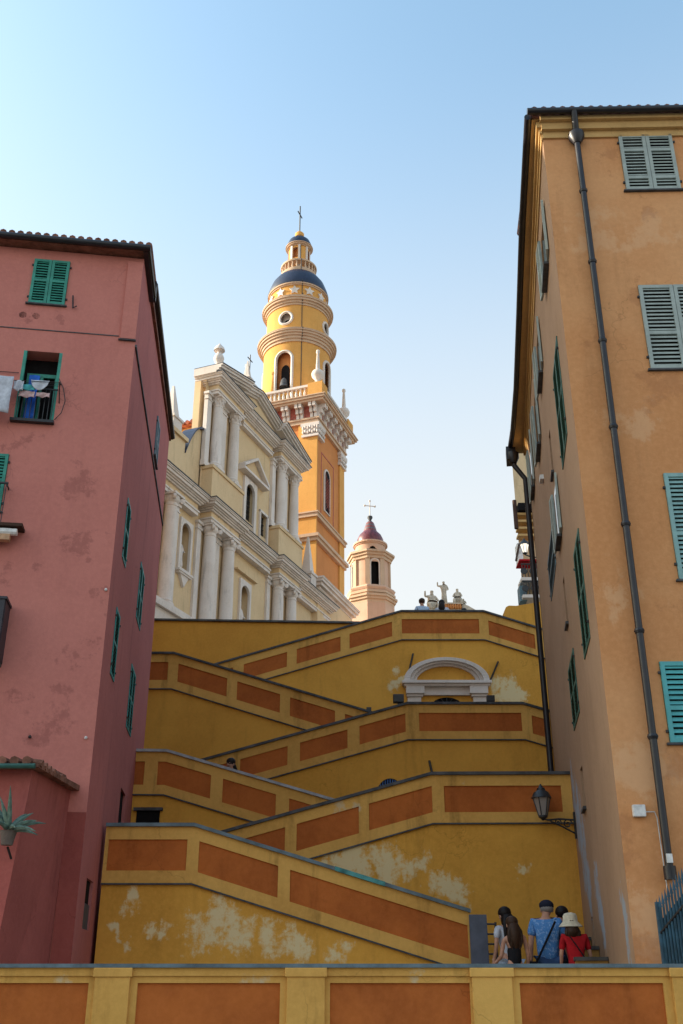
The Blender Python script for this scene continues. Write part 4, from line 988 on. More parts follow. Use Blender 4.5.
# man in the blue shirt
p = P('man from behind in blue patterned short-sleeved shirt and dark cap', (spot_at(16.4,546.5), 16.4, FLOOR), -4)
j,k = J(1.76, .03, armR=[(.20,.03,1.455),(.27,.05,1.16),(.33,.14,.93)], head=(.04,.05))
b_ = p.add(scale_y(body(j,k), .95), 'body', M['skin'])
p.add(top(j,k,.68,.185,.86), 'shirt', M['shirt'], b_); p.add(trousers(j,k), 'trousers', M['denim'], b_)
hx,hy,hz = j['h2']
cp = MB(); cp.ball((hx,hy-.004,hz+.035*k), .112*k,.122*k,.085*k, 16, 9)
pk = [(hx+.095*math.cos(R(a)), hy+.06+.15*math.sin(R(a))) for a in range(0,181,20)]; cp.floor(pk, hz+.03, hz+.042)
p.add(cp, 'cap', M['navy'], b_)
hr = MB(); hr.ball((hx,hy-.02,hz-.01), .104*k,.108*k,.07*k, 14, 8); p.add(hr, 'hair', plain('grey_hair', (.22,.2,.19), .7), b_)
loc = (spot_at(16.4,546.5), 16.4, FLOOR)
tb = thing('shoulder_bag', 'black shoulder bag with a diagonal strap across the blue-shirted man', 'bag', loc, -4)
m = MB(); Z = FLOOR
st = []
for i in range(13):
    t_ = i/12; st.append((.12-.36*t_, -.185*k*(math.sin(math.pi*min(1,.15+t_*.75)))**.4, Z+1.46-.62*t_))
m.tube(st, .018, 6); m.build('strap', M['blackc'], tb)
m = MB(); m.box(-.31,-.19,-.13,.16,Z+.62,Z+.92); m.build('bag_body', M['blackc'], tb, bevel=.03)
# person in red with the white hat
lc = (spot_at(15.9,574), 15.9, FLOOR)
p = P('person from behind in a red top and a cream brimmed sun hat', lc, 0)
j,k = J(1.50, .04, head=(-.03,.03))
b_ = p.add(scale_y(body(j,k,True),.95), 'body', M['skin'])
p.add(top(j,k,.75,.17,.82,True), 'shirt', M['red'], b_); p.add(trousers(j,k), 'trousers', M['navy'], b_)
hx,hy,hz = j['h2']; p.add(hair_cap(j,k,.10,.12), 'hair', M['hair2'], b_)
m = MB(); m.lathe([(.20*k,hz-.045),(.197*k,hz-.035),(.125*k,hz+.03),(.122*k,hz+.10),(.10*k,hz+.135),(.04*k,hz+.15)], hx, hy, 24)
p.add(m, 'sun_hat', M['hatw'], b_)
ts_ = thing('shoulder_bag', 'thin dark strap and small bag worn over the red top', 'bag', lc, 0)
m = MB(); m.tube([(.16*t_*2-.1, -.17*math.sin(math.pi*(.2+.6*t_))**.5, FLOOR+1.24-.5*t_) for t_ in [i/10 for i in range(11)]], .010, 5); m.build('strap', M['blackc'], ts_)
m = MB(); m.box(.17,.24,-.08,.12,FLOOR+.58,FLOOR+.76); m.build('bag_body', M['blackc'], ts_, bevel=.02)
# dark-haired person half hidden in front of them
p = P('dark haired person half hidden between the cap and the sun hat', (spot_at(17.3,564), 17.3, FLOOR), 10)
j,k = J(1.73, .02); b_ = p.add(scale_y(body(j,k),.95), 'body', M['skin2'])
p.add(top(j,k,.55,.16,.86), 'shirt', M['navy'], b_); p.add(trousers(j,k), 'trousers', M['blackc'], b_); p.add(hair_cap(j,k), 'hair', M['hair'], b_)
# woman with long black hair and white top
p = P('woman with long straight black hair in a pale top, near the metal gate', (spot_at(17.0,507), 17.0, FLOOR), 35)
j,k = J(1.70, .02); b_ = p.add(scale_y(body(j,k,True),.95), 'body', M['skin'])
p.add(top(j,k,.6,.142,.86,True), 'shirt', M['whitec'], b_); p.add(trousers(j,k), 'trousers', M['paleblue'], b_); p.add(hair_cap(j,k,.40,.125), 'hair', M['hair'], b_)
# brunette woman in the black top
p = P('brunette woman in a black off-shoulder top and blue skirt, reaching left', (spot_at(15.9,513), 15.9, FLOOR), 12)
j,k = J(1.50, .02, armL=[(-.165,.02,1.40),(-.235,.02,1.13),(-.30,.20,1.02)]); b_ = p.add(scale_y(body(j,k,True),.95), 'body', M['skin'])
lerp = lambda a,b,t: tuple(a[i]+(b[i]-a[i])*t for i in range(3))
tp_ = MB().add(*skin([(0,0,.96*k), j['sp'], (j['ch'][0],j['ch'][1],j['ch'][2]-.02)], [(0,1),(1,2)], [.135*k,.118*k,.142*k], 2)); p.add(tp_, 'top', M['blackc'], b_)
m = MB(); m.lathe([(.12*k,1.02*k),(.15*k,.95*k),(.20*k,.72*k),(.24*k,.55*k),(.235*k,.55*k)], 0, 0, 24); scale_y(m,.8); p.add(m, 'skirt', M['denim'], b_)
p.add(hair_cap(j,k,.26,.12), 'hair', M['hair2'], b_)
# people further up
def wall_person(label, Y, u, vtop, mat, hairm, ang=0, hgt=1.72, length=0):
    x,_,zt_ = W(Y,u,vtop); z = zt_-hgt
    p = P(label, (x,Y,z), ang, None); j,k = J(hgt, .02, armL=[(-.18,.02,1.42),(-.26,.02,1.16),(-.14,.22,1.06)], armR=[(.18,.02,1.42),(.26,.02,1.16),(.14,.22,1.06)])
    b_ = p.add(scale_y(body(j,k,True),.95), 'body', M['skin2']); p.add(top(j,k,.7,.155,.88), 'shirt', mat, b_); p.add(trousers(j,k), 'trousers', M['denim'], b_); p.add(hair_cap(j,k,length,.085), 'hair', hairm, b_)
wall_person('dark haired person in a white top looking over the pale stone coping', 22.1, 232, 759, M['whitec'], M['hair'], 150, 1.7, .15)
wall_person('person in a pale blue shirt leaning on the topmost parapet, left of the statues', 30.7, 422, 598.5, M['paleblue'], M['hair2'], 10, 1.72)
wall_person('person in a white top with long dark hair on the topmost parapet below the statues', 30.7, 441.5, 600, M['whitec'], M['hair'], -10, 1.68, .2)
wall_person('person whose dark hair just shows above the topmost parapet, right of the statue base', 31.3, 464, 608.5, M['navy'], M['hair'], 0, 1.6)

# ------------------------------------------------------------------ statues
def figure(h, pose, seated=False):
    k = h/1.8; mb = MB()
    if seated:
        v = [(0,0,.1),(0,0,.4),(0,0,.75),(0,0,1.0),(0,0,1.1),(0,0,1.2),(0,0,1.28),(.22,-.1,.45),(.26,-.3,.40),(.24,-.32,.05),(-.22,-.1,.45),(-.2,-.32,.42),(-.2,-.3,.05)]
        e = [(0,1),(1,2),(2,3),(3,4),(4,5),(5,6),(1,7),(7,8),(8,9),(1,10),(10,11),(11,12)]; r = [.26,.26,.22,.14,.07,.11,.09,.13,.11,.12,.13,.11,.12]
    else:
        v = [(0,0,.05),(0,0,.4),(0,0,.9),(0,0,1.25),(0,0,1.42),(0,0,1.52),(0,-.01,1.6),(0,-.01,1.7)]
        e = [(i,i+1) for i in range(7)]; r = [.25,.21,.17,.19,.12,.06,.10,.09]
    sh = 3 if not seated else 2; zs_ = 1.36 if not seated else .92
    for s, q in ((-1,pose[0]),(1,pose[1])):
        b = len(v); v.append((s*.2,0,zs_)); v += q; r += [.08,.06,.04]; e += [(sh,b),(b,b+1),(b+1,b+2)]
    a = skin(v, e, r, 2); mb.add([(x*k,y*k,z*k) for x,y,z in a[0]], a[1])
    return mb
DN = lambda s: [(s*.28,-.05,1.1),(s*.16,-.22,1.0)]
def statue(name, label, loc, h, pose, mat, ang=0, seated=False, group=None):
    o = figure(h, pose, seated).build(name, mat, smooth=60); o.location = loc; o.rotation_euler = (0,0,R(ang)); return tag(o, label, 'statue', group)
a = CF.w(3.65, 1.02, 22.32); statue('niche_statue', 'white statue in the left niche beside the single column', a, 1.95, (DN(-1),DN(1)), M['stone'], CA)
a = CF.w(11.1, 1.02, 20.62); statue('niche_statue', 'white statue in the tall central niche between the column pairs', a, 2.4, (DN(-1),DN(1)), M['stone'], CA)
# chapel with statues beyond
YC = 75.0
fc = Fr((0,YC),0); cb = fc.px(458,612)
tch = thing('chapel', 'far chapel gable end with a stepped stone crown carrying statues', 'chapel', (cb[0], YC, ZP), 0)
X_ = lambda u: fc.px(u,606)[0]-cb[0]; Zv = lambda v: fc.px(450,v)[1]
m = MB(); m.prism([(X_(415),ZP),(X_(480),ZP),(X_(480),Zv(616)),(X_(415),Zv(616))], 0, 12); m.build('gable_wall', M['pale_pink'], tch)
m = MB(); m.box(X_(426),X_(462),-.2,1.4,Zv(616),Zv(610)); m.box(X_(444),X_(462),-.1,1.2,Zv(610),Zv(604.5)); m.box(X_(443),X_(463),-.25,1.3,Zv(605),Zv(603.5))
m.prism([(X_(458),Zv(612)),(X_(478),Zv(614)),(X_(478),Zv(612)),(X_(468),Zv(606)),(X_(460),Zv(603.5))], -.1, 1.2); m.build('stone_crown', M['stone_st'], tch)
m = MB()
for k_ in range(7): u = 445.5+k_*2.4; m.lathe([(.07,Zv(610)),(.11,Zv(608)),(.06,Zv(605))], X_(u), -.25, 8)
m.build('balusters', M['tower_orange'], tch)
def cst(label, u, v0, v1, pose, seated=False, ang=0):
    b0 = fc.px(u,v0); t0 = fc.px(u,v1); statue('roof_statue', label, (b0[0],YC+.4,b0[1]), (t0[1]-b0[1])*(1.18 if not seated else 1.65), pose, M['stone_st'], ang, seated, 'statues on the far chapel')
cst('tallest standing roof statue with one arm raised', 445, 603.5, 582, ([(-.42,-.05,1.35),(-.42,-.12,1.62)], DN(1)))
cst('seated roof statue leaning left, left of the tallest statue', 433, 611, 592, ([(-.4,0,.9),(-.42,-.1,1.2)], [(.3,-.1,.7),(.25,-.3,.6)]), True, 15)
cst('seated roof statue right of the tallest statue', 458.5, 604.5, 589.5, ([(-.3,-.1,.7),(-.2,-.3,.6)], [(.3,-.1,.7),(.25,-.3,.6)]), True, -10)
cst('small crouching roof statue at the right end of the stone crown', 464.5, 607, 598.5, ([(-.3,-.1,.7),(-.2,-.3,.6)], [(.38,-.1,.7),(.45,-.2,.45)]), True, -35)

# ------------------------------------------------------------------ bell tower
TA = 70.5; TX, TY = -3.88, 73.8; TF = Fr((TX,TY),TA); hT = 3.1
tt_ = thing('bell_tower', 'tall yellow and orange bell tower with blue domes and a cross', 'tower', (TX,TY,ZP), TA)
def shift(names, dz):
    for o in bpy.data.objects:
        if o.parent == tt_ and o.name.split('.')[0] in names: o.location.z += dz
def four(fn, mb):        # build on each of four faces; fn works with x across the face, y outwards = -hT
    for q in range(4):
        s = len(mb.v); fn(mb); mb.xform(Matrix.Rotation(R(90*q),4,'Z'), s)
    return mb
m = MB(); m.box(-hT,hT,-hT,hT,27,44.1); m.build('shaft', M['tower_orange'], tt_)
m = MB(); m.box(-hT-1.3,hT+.2,-hT-.75,hT+.4,ZP,27.6); m.build('tower_base', M['church_cream'], tt_)
m = MB(); cornice(m, -hT-.6, hT+.1, -hT-.45, hT+.2, 27.5, ((.2,.1),(.2,.25),(.25,.5),(.2,.65),(.1,.72))); m.box(-hT-1.3,hT+.8,-hT-1.2,hT,28.453,28.5); m.build('base_cornice', M['stone'], tt_)
def corner_p(mb):
    mb.box(-hT-.12,-hT+1.15,-hT-.12,-hT-.002,28.5,42.1); mb.box(hT-.75,hT+.118,-hT-.12,-hT-.002,28.5,42.1)
m = MB()
m.box(-hT-.12,-hT-.002,-hT-.12,-hT+1.5,28.5,42.1); m.box(-hT-.12,-hT-.002,hT-1.3,hT+.12,28.5,42.1); m.box(hT-1.0,hT+.12,-hT-.12,-hT-.002,28.5,42.1); m.box(-hT-.118,-hT+.03,-hT-.118,-hT-.003,28.5,42.1)
m.box(hT+.002,hT+.12,-hT-.11,-hT+1.2,28.5,42.1); m.box(hT+.002,hT+.12,hT-1.2,hT+.12,28.5,42.1); m.build('corner_pilasters', M['tower_yellow'], tt_)
m = MB(); 
for z,dz,p_ in ((31.9,.28,.26),(32.18,.25,.40),(33.9,.3,.24),(34.2,.12,.32)): m.box(-hT-p_,hT+p_,-hT-p_,hT+p_,z,z+dz)
m.build('string_course', M['tower_pink'], tt_)
m = MB(); m.box(-hT-.125,-hT-.001,-hT-.125,hT+.125,28.55,33.9)
m.build('lower_yellow_band', M['tower_yellow'], tt_)
# tall arched window on the two visible faces
def tall_win(face):
    c = -.75; w_ = .5; y = -hT
    f = MB(); f.prism([(c-w_-.16,35.2),(c+w_+.16,35.2),(c+w_+.16,38.4)]+arc(c,38.4,w_+.16,w_+.16,0,180,12)[1:]+[], y-.10, y-.002)
    g_ = MB(); g_.prism([(c-w_,35.3),(c+w_,35.3),(c+w_,38.4)]+arc(c,38.4,w_,w_,0,180,12)[1:], y-.106, y-.101)
    l = MB()
    for i in range(-9,14):
        for sg in (-1,1):
            x0_, z0_ = c-w_, 35.3+i*.28; 
            p0 = (c-sg*w_, z0_); p1 = (c+sg*w_, z0_+1.0)
            if p0[1] > 35.25 and p1[1] < 38.6: l.tube([(p0[0],y-.115,p0[1]),(p1[0],y-.115,p1[1])], .018, 4)
    fo = MB(); 
    for a_,b_,c_,d_ in ((c-1.25,c-1.15,34.5,40.0),(c+1.55,c+1.65,34.5,40.0),(c-1.25,c+1.65,40.0,40.1)): fo.box(a_,b_,y-.03,y-.001,c_,d_)
    for mb in (f,g_,l,fo):
        if face: mb.xform(Matrix.Rotation(R(-90),4,'Z'))
    wq = f.build('tall_window', M['stone'], tt_); g_.build('dark_opening', M['dark'], wq); l.build('lattice', M['tower_red'], wq); fo.build('panel_moulding', M['tower_red'], tt_)
tall_win(0)
# capitals, bracketed cornice, balustrade
m = MB()
for sx in (-1,1):
    for sy in (-1,1):
        cx_, cy_ = sx*(hT-.45), sy*(hT-.45)
        m = MB(); m.box(cx_-.72,cx_+.72,cy_-.72,cy_+.72,40.35,40.55)
        for zz,rr in ((40.6,.64),(40.95,.70),(41.25,.78)): m.box(cx_-rr,cx_+rr,cy_-rr,cy_+rr,zz,zz+.3)
        for i in range(7):
            o_ = -.62+i*.2
            for z_ in (40.75,41.15): m.ball((cx_+o_, cy_+sy*.72, z_+.08*(i%2)), .10,.10,.16, 6, 5); m.ball((cx_+sx*.72, cy_+o_, z_+.08*(i%2)), .10,.10,.16, 6, 5)
        m.build('capital', M['stone'], tt_)
m = MB(); m.box(-hT-.22,hT+.22,-hT-.22,hT+.22,41.6,41.9); m.box(-hT-.32,hT+.32,-hT-.32,hT+.32,41.9,42.05); m.build('architrave', M['tower_pink'], tt_)
m = MB(); m.box(-hT-.12,hT+.12,-hT-.12,hT+.12,42.05,43.2); m.build('red_frieze', M['tower_red'], tt_)
def brk(mb):
    for i in range(6):
        x = -hT+.15+i*(2*hT-.3)/5
        for o_ in (-.17,.17): mb.box(x+o_-.12,x+o_+.12,-hT-.78,-hT-.1,42.85,43.2); mb.box(x+o_-.12,x+o_+.12,-hT-.5,-hT-.1,42.45,42.85); mb.box(x+o_-.12,x+o_+.12,-hT-.3,-hT-.1,42.06,42.45)
m = four(brk, MB()); m.build('brackets', M['stone'], tt_)
m = MB(); m.box(-hT-.85,hT+.85,-hT-.85,hT+.85,43.2,43.4); m.box(-hT-1.0,hT+1.0,-hT-1.0,hT+1.0,43.4,43.6); m.box(-hT-1.08,hT+1.08,-hT-1.08,hT+1.08,43.6,43.68); m.build('bracketed_cornice', M['tower_pink'], tt_)
def bal(mb):
    n_ = 15
    for i in range(n_):
        x = -hT+.5+i*(2*hT-1.0)/(n_-1); mb.lathe([(.09,44.0),(.12,44.25),(.06,44.5),(.09,44.75)], x, -hT-.45, 8)
    mb.box(-hT-.2,hT+.2,-hT-.6,-hT-.3,43.68,44.0); mb.box(-hT-.2,hT+.2,-hT-.62,-hT-.28,44.75,44.95)
four(bal, MB()).build('balustrade', M['stone'], tt_)
m = MB()
for sx in (-1,1):
    for sy in (-1,1): MB().box(sx*(hT+.1)-.62,sx*(hT+.1)+.62,sy*(hT+.1)-.62,sy*(hT+.1)+.62,43.68,45.0).build('corner_pedestal', M['tower_yellow'], tt_)
for sx in (-1,1):
    for sy in (-1,1):
        m = MB(); m.lathe([(.42,45.0),(.38,45.2),(.15,45.35),(.2,45.5),(.48,45.85),(.52,46.1),(.42,46.35),(.16,46.55),(.17,46.7),(.10,48.1),(.16,48.2),(.14,48.4),(.02,48.5)], sx*(hT+.1), sy*(hT+.1), 14); m.build('finial', M['stone'], tt_, smooth=40)
# round drums. window axes face the four sides
def near(a): return min(abs((math.degrees(a)-q+180) % 360-180) for q in (0,90,180,270))
rD = 2.86
def sk1(a, z):
    d = near(a); zs_ = 49.05
    wv = 15
    if z < zs_: return 45.9 < z and d < wv
    q = (z-zs_)/.75
    return q < 1 and d < wv*math.sqrt(1-q*q)
pr_ = [(rD,43.4),(rD,45.9)]+[(rD,45.9+.185*i) for i in range(1,18)]+[(rD,49.05+.08*i) for i in range(1,11)]+[(rD,51.9)]
m = MB(); m.lathe(pr_, 0, 0, 120, skip=sk1); m.build('drum', M['tower_yellow'], tt_, smooth=30)
MB().lathe([(rD-.55,43.5),(rD-.55,51.5)], 0, 0, 60).build('belfry_interior', M['tower_orange'], tt_, smooth=30)
for q in range(4):
    a0 = R(90*q); wv = R(15)
    P_ = [(rD*math.cos(a0-wv), rD*math.sin(a0-wv), 45.0)]+[(rD*math.cos(a0+wv*-math.cos(R(t_))), rD*math.sin(a0+wv*-math.cos(R(t_))), 49.3+.75*math.sin(R(t_))) for t_ in range(0,181,12)]+[(rD*math.cos(a0+wv), rD*math.sin(a0+wv), 45.0)]
    wq = MB().tube(P_, .13, 6).build('belfry_window', M['stone'], tt_, smooth=60)
    d_ = MB()
    ri = rD-.54
    vs_ = []; wi = wv*.62
    for t_ in range(0,181,12): vs_.append((ri*math.cos(a0+wi*-math.cos(R(t_))), ri*math.sin(a0+wi*-math.cos(R(t_))), 48.4+.55*math.sin(R(t_))))
    vs_ = [(ri*math.cos(a0-wi), ri*math.sin(a0-wi), 45.2)]+vs_+[(ri*math.cos(a0+wi), ri*math.sin(a0+wi), 45.2)]
    d_.add(vs_, [tuple(range(len(vs_)))]); d_.xform(Matrix.Translation((.12*math.cos(a0),.12*math.sin(a0),0))); d_.build('dark_opening', M['dark'], wq)
    bl = MB().lathe([(.42,46.6),(.36,46.7),(.25,47.3),(.1,47.5)], (ri+.35)*math.cos(a0), (ri+.35)*math.sin(a0), 12); bl.build('bell', M['slate'], wq, smooth=40)
def ringm(r, z, steps):
    mb = MB(); pf = [(r,z)]
    for dz,p_ in steps: pf += [(r+p_,z),(r+p_,z+dz)]; z += dz
    pf.append((r-.3,z+.05)); mb.lathe(pf, 0, 0, 64); return mb
ringm(rD, 51.3, ((.25,.10),(.25,.22),(.2,.35),(.2,.48),(.12,.58),(.06,.60))).build('drum_cornice', M['tower_pink'], tt_, smooth=30)
rE = 2.68
def sk2(a, z): return (near(a)/12.5)**2+((z-53.9)/.62)**2 < 1
m = MB(); m.lathe([(rE+.12,52.3),(rE+.12,52.7),(rE,52.75),(rE,53.0)]+[(rE,53.0+.08*i) for i in range(1,24)]+[(rE,55.4)], 0, 0, 120, skip=sk2); m.build('upper_drum', M['tower_yellow'], tt_, smooth=30)
MB().lathe([(rE+.14,52.4),(rE+.16,52.7),(rE+.02,52.78)], 0, 0, 64).build('white_band', M['stone'], tt_, smooth=30)
MB().lathe([(rE-.5,52.4),(rE-.5,55.3)], 0, 0, 48).build('upper_interior', M['stone'], tt_, smooth=30)
for q in range(4):
    a0 = R(90*q); P_ = [(rE*math.cos(a0+R(12.5)*math.cos(R(t_))), rE*math.sin(a0+R(12.5)*math.cos(R(t_))), 53.9+.62*math.sin(R(t_))) for t_ in range(0,361,15)]
    wq = MB().tube(P_, .12, 6).build('round_window', M['stone'], tt_, smooth=60)
    ri = rE-.48; P_ = [(ri*math.cos(a0+R(9)*math.cos(R(t_))), ri*math.sin(a0+R(9)*math.cos(R(t_))), 53.65+.42*math.sin(R(t_))) for t_ in range(0,360,15)]
    MB().add(P_, [tuple(range(24))]).build('dark_opening', M['dark'], wq)
ringm(rE, 55.2, ((.2,.08),(.2,.2),(.2,.36),(.12,.46),(.06,.48))).build('upper_cornice', M['tower_pink'], tt_, smooth=30)
rG = 2.5
MB().lathe([(rG+.2,55.95),(rG+.2,56.2),(rG,56.25),(rG,57.6)], 0, 0, 64).build('attic_drum', M['tower_yellow'], tt_, smooth=30)
ringm(rG, 57.45, ((.12,.1),(.12,.2))).build('attic_cornice', M['tower_pink'], tt_, smooth=30)
for k_ in range(12):
    a_ = R(15+k_*30); m = MB(); st_ = []
    for i in range(10):
        rr = .48 if i % 2 == 0 else .24; st_.append((rr*math.sin(math.pi*i/5), rr*math.cos(math.pi*i/5)+56.9))
    m.prism(st_, -.05, .05); m.xform(Matrix.Rotation(a_+math.pi/2,4,'Z') @ Matrix.Translation((0,-(rG+.04),0))); m.build('star_ornament', M['stone'], tt_)
MB().lathe([(2.72,57.7),(2.72,57.85),(2.6,58.3),(2.35,59.0),(1.95,59.6),(1.5,60.0),(1.3,60.1)], 0, 0, 48).build('blue_dome', M['dome_blue'], tt_, smooth=40)
MB().lathe([(1.35,59.8),(1.6,59.9),(1.62,60.1)], 0, 0, 40).build('lantern_floor', M['tower_pink'], tt_, smooth=30)
m = MB(); m.lathe([(1.62,60.1),(1.62,60.2),(1.45,60.2)], 0, 0, 40)
for k_ in range(24): a_ = R(15*k_); m.lathe([(.06,60.2),(.09,60.45),(.05,60.7),(.07,60.95)], 1.5*math.cos(a_), 1.5*math.sin(a_), 6)
m.lathe([(1.42,60.95),(1.62,60.95),(1.64,61.1),(1.42,61.1)], 0, 0, 40); m.build('lantern_balustrade', M['tower_pink'], tt_, smooth=30)
def sk3(a, z): return near(a) < 17 and 61.2 < z < 62.35
MB().lathe([(.92,59.3),(.92,61.2),(.92,61.6),(.92,62.0),(.92,62.35),(.92,62.9)], 0, 0, 72, skip=sk3).build('lantern_drum', M['tower_yellow'], tt_, smooth=30)
MB().lathe([(.5,59.4),(.5,62.8)], 0, 0, 24).build('lantern_interior', M['tower_orange'], tt_, smooth=30)
for q in range(8):
    a_ = R(22.5+45*q); MB().box(.90,1.02,-.1,.1,59.5,62.6).xform(Matrix.Rotation(a_,4,'Z')).build('lantern_pilaster', M['stone'], tt_)
ringm(.92, 62.55, ((.1,.1),(.12,.25),(.06,.34))).build('lantern_cornice', M['tower_pink'], tt_, smooth=30)
MB().lathe([(1.18,62.8),(1.15,63.1),(.95,63.6),(.6,63.95),(.3,64.1)], 0, 0, 36).build('lantern_dome', M['dome_blue'], tt_, smooth=40)
MB().lathe([(.25,64.05),(.42,64.2),(.42,64.55),(.3,64.7),(.15,64.85),(.02,64.9)], 0, 0, 20).build('knob', M['tower_yellow'], tt_, smooth=40)
m = MB(); m.tube([(0,0,64.8),(0,0,67.9)], .06, 6); m.tube([(-.5,0,66.9),(.5,0,66.9)], .055, 6); m.tube([(0,-.5,66.9),(0,.5,66.9)], .055, 6) if False else None; m.build('cross', M['black'], tt_)
m = MB(); a_ = R(-150); m.tube([((r_)*math.cos(a_), r_*math.sin(a_), z_) for r_,z_ in ((.95,62.9),(1.0,60.6),(1.7,60.4),(1.65,59.4),(2.76,57.2),(2.55,56.8),(2.55,55.7),(3.2,55.5),(2.72,54.6),(2.72,52.2),(3.5,51.8),(2.9,50.7),(2.9,45))], .03, 5); m.build('lightning_cable', M['black'], tt_)

shift(('capital','architrave','red_frieze','brackets','bracketed_cornice','balustrade','corner_pedestal','finial'), .55)
shift(('belfry_window',), -.25)
shift(('drum_cornice','upper_drum','white_band','upper_interior','round_window','upper_cornice','attic_drum','attic_cornice','star_ornament','blue_dome','lantern_floor','lantern_balustrade'), -.6)

# ------------------------------------------------------------------ small bell tower beyond
YS = 88.0; fs_ = Fr((0,YS),0); sx0 = fs_.px(370.5,560)[0]
tsb = thing('small_bell_tower', 'small pale pink octagonal bell tower with a patterned red dome and cross', 'tower', (sx0,YS,ZP), 12)
zz = lambda v: fs_.px(370,v)[1]; ww = lambda px_: px_*YS/ray(370,560)[1]/2
A8 = R(22.5)
MB().lathe([(ww(46),ZP),(ww(46),zz(596)),(ww(47),zz(596)),(ww(49),zz(594)),(ww(46),zz(592))], 0, 0, 8, A8).build('lower_stage', M['pale_pink'], tsb)
def ap(px_): return ww(px_)
m = MB(); rB = ap(36)
def skb(a, z): 
    d = min(abs((math.degrees(a)-q+180)%360-180) for q in (-90,0,90,180)); return d < 15 and zz(591) < z < zz(566)
m.lathe([(rB,zz(593)),(rB,zz(590.5)),(rB,zz(580)),(rB,zz(572)),(rB,zz(568)),(rB,zz(558))], 0, 0, 64, 0, skip=skb); m.build('belfry', M['pale_pink'], tsb, smooth=20)
m = MB()
for k_ in range(8):
    a_ = R(22.5+45*k_); m.box(rB*.97,rB*1.10,-.22,.22,zz(592),zz(560)); m.xform(Matrix.Rotation(a_,4,'Z'), len(m.v)-8)
m.build('belfry_pilasters', M['tower_pink'], tsb)
MB().lathe([(rB*.72,zz(593)),(rB*.72,zz(560))], 0, 0, 24).build('belfry_interior', M['dark'], tsb)
for q in range(4):
    a_ = R(90*q); o_ = [(rB*1.01*math.cos(a_+R(15)*-math.cos(R(t_))), rB*1.01*math.sin(a_+R(15)*-math.cos(R(t_))), zz(570)+.45*math.sin(R(t_))) for t_ in range(0,181,15)]
    o_ = [(rB*1.01*math.cos(a_-R(15)), rB*1.01*math.sin(a_-R(15)), zz(592))]+o_+[(rB*1.01*math.cos(a_+R(15)), rB*1.01*math.sin(a_+R(15)), zz(592))]
    MB().tube(o_, .09, 6).build('belfry_arch', M['stone'], tsb)
def ring8(r, z, st, mat, nm, n_=8):
    pf = [(r,z)]
    for dz,p_ in st: pf += [(r+p_,z),(r+p_,z+dz)]; z += dz
    pf.append((r*.8,z+.04)); MB().lathe(pf, 0, 0, n_, A8).build(nm, mat, tsb)
ring8(ap(40), zz(559.5), ((.3,.1),(.25,.25),(.2,.42)), M['tower_pink'], 'belfry_cornice')
ring8(ap(44), zz(604), ((.3,.1),(.25,.25),(.2,.4)), M['tower_pink'], 'lower_cornice')
ring8(ap(45), zz(596), ((.2,.05),(.2,.18)), M['tower_pink'], 'belfry_base')
rU = ap(30)
def sku(a, z): d = min(abs((math.degrees(a)-q+180)%360-180) for q in (-95,-5,85,175)); return (d/14)**2+((z-zz(549))/.32)**2 < 1
MB().lathe([(rU,zz(554))]+[(rU,zz(554)+.07*i) for i in range(1,18)]+[(rU,zz(541))], 0, 0, 72, 0, skip=sku).build('cupola_drum', M['pale_pink'], tsb, smooth=30)
MB().lathe([(rU*.85,zz(554)),(rU*.85,zz(541))], 0, 0, 24).build('cupola_interior', M['dark'], tsb)
ring8(rU, zz(542.5), ((.12,.1),(.15,.22)), M['pale_pink'], 'cupola_cornice', 32)
m = MB(); m.lathe([(ap(26),zz(541)),(ap(26.5),zz(537)),(ap(22),zz(532.5)),(ap(13.5),zz(528.5))], 0, 0, 32); m.build('red_dome_base', plain('red_glazed_tile', (.15,.035,.045), .4, .5, var=.5, scale=6), tsb, smooth=40)
MB().lathe([(ap(14),zz(531)),(ap(12.5),zz(528)),(ap(8),zz(522)),(ap(4),zz(520))], 0, 0, 32).build('patterned_dome', M['dome_pat'], tsb, smooth=40)
m = MB(); m.lathe([(ap(3),zz(521)),(ap(3),zz(520)),(ap(5.5),zz(518)),(ap(5),zz(516.5)),(.02,zz(515.5))], 0, 0, 16); m.build('knob', M['slate'], tsb, smooth=40)
m = MB(); m.tube([(0,0,zz(516)),(0,0,zz(501))], .05, 6); m.tube([(-.5,0,zz(506)),(.5,0,zz(506))], .05, 6)
for q in ((-.5,zz(506)),(.5,zz(506)),(0,zz(501))): m.ball((q[0],0,q[1]), .11)
m.build('cross', M['stone'], tsb)

for o in bpy.data.objects:
    if o.parent == tsb:
        n_ = o.name.split('.')[0]
        o.location.z -= {'belfry_cornice':.55,'cupola_drum':.6,'cupola_interior':.6,'cupola_cornice':.6,'red_dome_base':.35,'patterned_dome':.15,'lower_cornice':.5,'belfry_base':.55}.get(n_, 0)

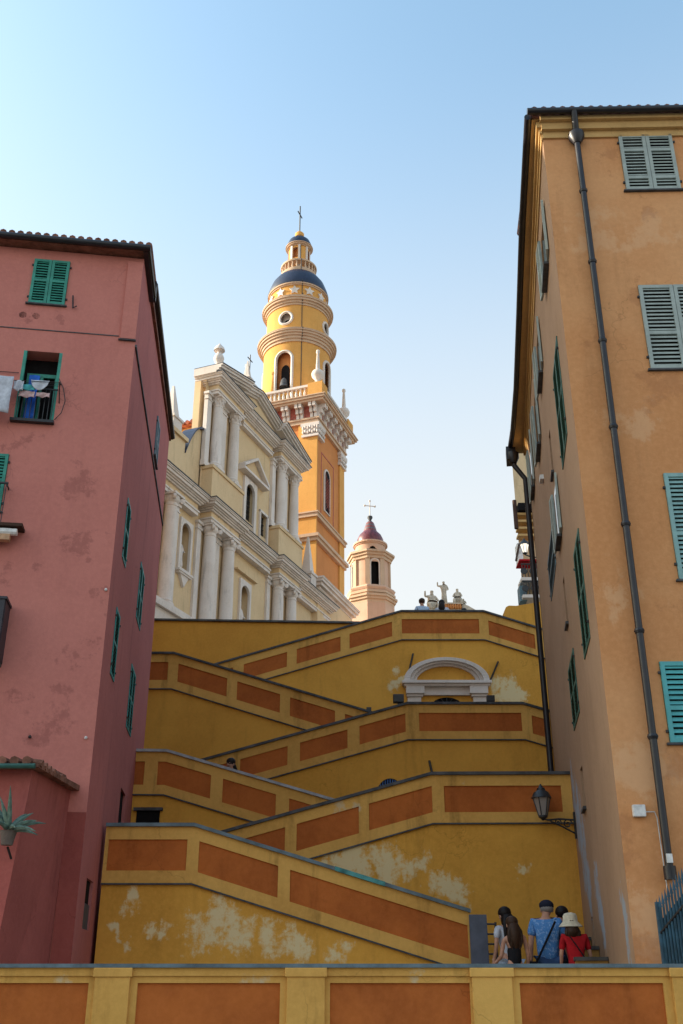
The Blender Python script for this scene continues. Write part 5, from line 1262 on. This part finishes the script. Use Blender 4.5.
# ------------------------------------------------------------------ far house and garden wall at the upper right
YH = 44.0; fh = Fr((0,YH),0); hx0 = fh.px(519,560)[0]
th_ = thing('far_house', 'narrow glimpse of a far cream house with stacked balconies and a red awning', 'house', (hx0,YH,ZP), 0)
xf = lambda u: fh.px(u,560)[0]-hx0; zf = lambda v: fh.px(525,v)[1]
m = MB(); m.floor([(xf(520),0),(xf(590),0),(xf(590)+2,9),(xf(520)+2.6,9)],ZP,zf(440)); m.build('house_wall', M['church_cream'], th_)
m = MB()
for v in (517,524,531,538): m.box(xf(518),xf(560),-.5,-.001,zf(v+2),zf(v))
m.build('yellow_louvres', M['corn_yellow'], th_)
m = MB(); m.box(xf(520),xf(560),-.7,-.001,zf(516),zf(509)); m.build('dark_loggia', M['dark'], th_)
for v in (585,602):
    f_ = MB().box(xf(516),xf(560),-1.0,-.001,zf(v+3),zf(v)).build('balcony', M['stone'], th_)
    r_ = MB(); 
    for k_ in range(16): r_.box(xf(517)+k_*.13,xf(517)+k_*.13+.03,-1.0,-.97,zf(v),zf(v-13)); 
    for k_ in range(5): r_.ball((xf(519)+k_*.4,-.98,zf(v-6)), .16,.02,.16, 8, 6)
    r_.box(xf(516.5),xf(560),-1.02,-.95,zf(v-13.5),zf(v-12.5)); r_.build('balcony_railing', M['black'], f_)
m = MB(); m.prism([(xf(515),zf(569.5)),(xf(560),zf(569.5)),(xf(560),zf(568)),(xf(515),zf(568))], -1.1, -.1); m.build('red_awning', M['red'], th_)
m = MB(); m.tube([(xf(510.5),-1.4,zf(572)),(xf(518),-.6,zf(549))], .05, 6); m.build('awning_arm', M['brown'], th_)
m = MB(); m.box(xf(516),xf(521),-.6,-.001,zf(568),zf(548)); m.build('side_bay', M['white'], th_)
m = MB(); m.box(xf(514.5),xf(521),-.7,-.1,zf(606),zf(591)); m.build('blue_panel', M['blue_sh'], th_)
m = MB(); m.tube([(xf(517),-.5,zf(533)),(xf(517),-.5,zf(505))], .1, 6); m.build('chimney_pipe', M['brown'], th_)
p_ = W(40,525,553)
tl2 = thing('street_lamp', 'lit white wall lantern in front of the far cream house', 'street lamp', (p_[0]+.8,40,p_[2]), 0, 'old wall lanterns')
lantern(tl2, (-.8,0,p_[2]), 1.05, True); m = MB(); m.tube([(-.8,0,p_[2]-.08),(-.5,0,p_[2]-.2),(.3,0,p_[2]-.2),(.3,0,p_[2]-.2),(.4,3.9,p_[2]-.2)], .03, 6); m.build('bracket', M['black'], tl2)
YW = 36.0; fw_ = Fr((0,YW),0)
tgw = thing('garden_wall', 'ochre wall with a rounded end above the right end of the topmost ramp', 'wall', (fw_.px(520,610)[0],YW,ZP-2), 0)
ox = fw_.px(520,610)[0]
q = [fw_.px(504.5,640),fw_.px(504.5,611),fw_.px(506,607),fw_.px(509,605.5),fw_.px(516,605.8),fw_.px(545,601),fw_.px(600,596),fw_.px(600,640)]
MB().prism([(x-ox,z) for x,z in q], 0, .5).build('wall_body', M['yellow2'], tgw)
sc.cycles.max_bounces = 6
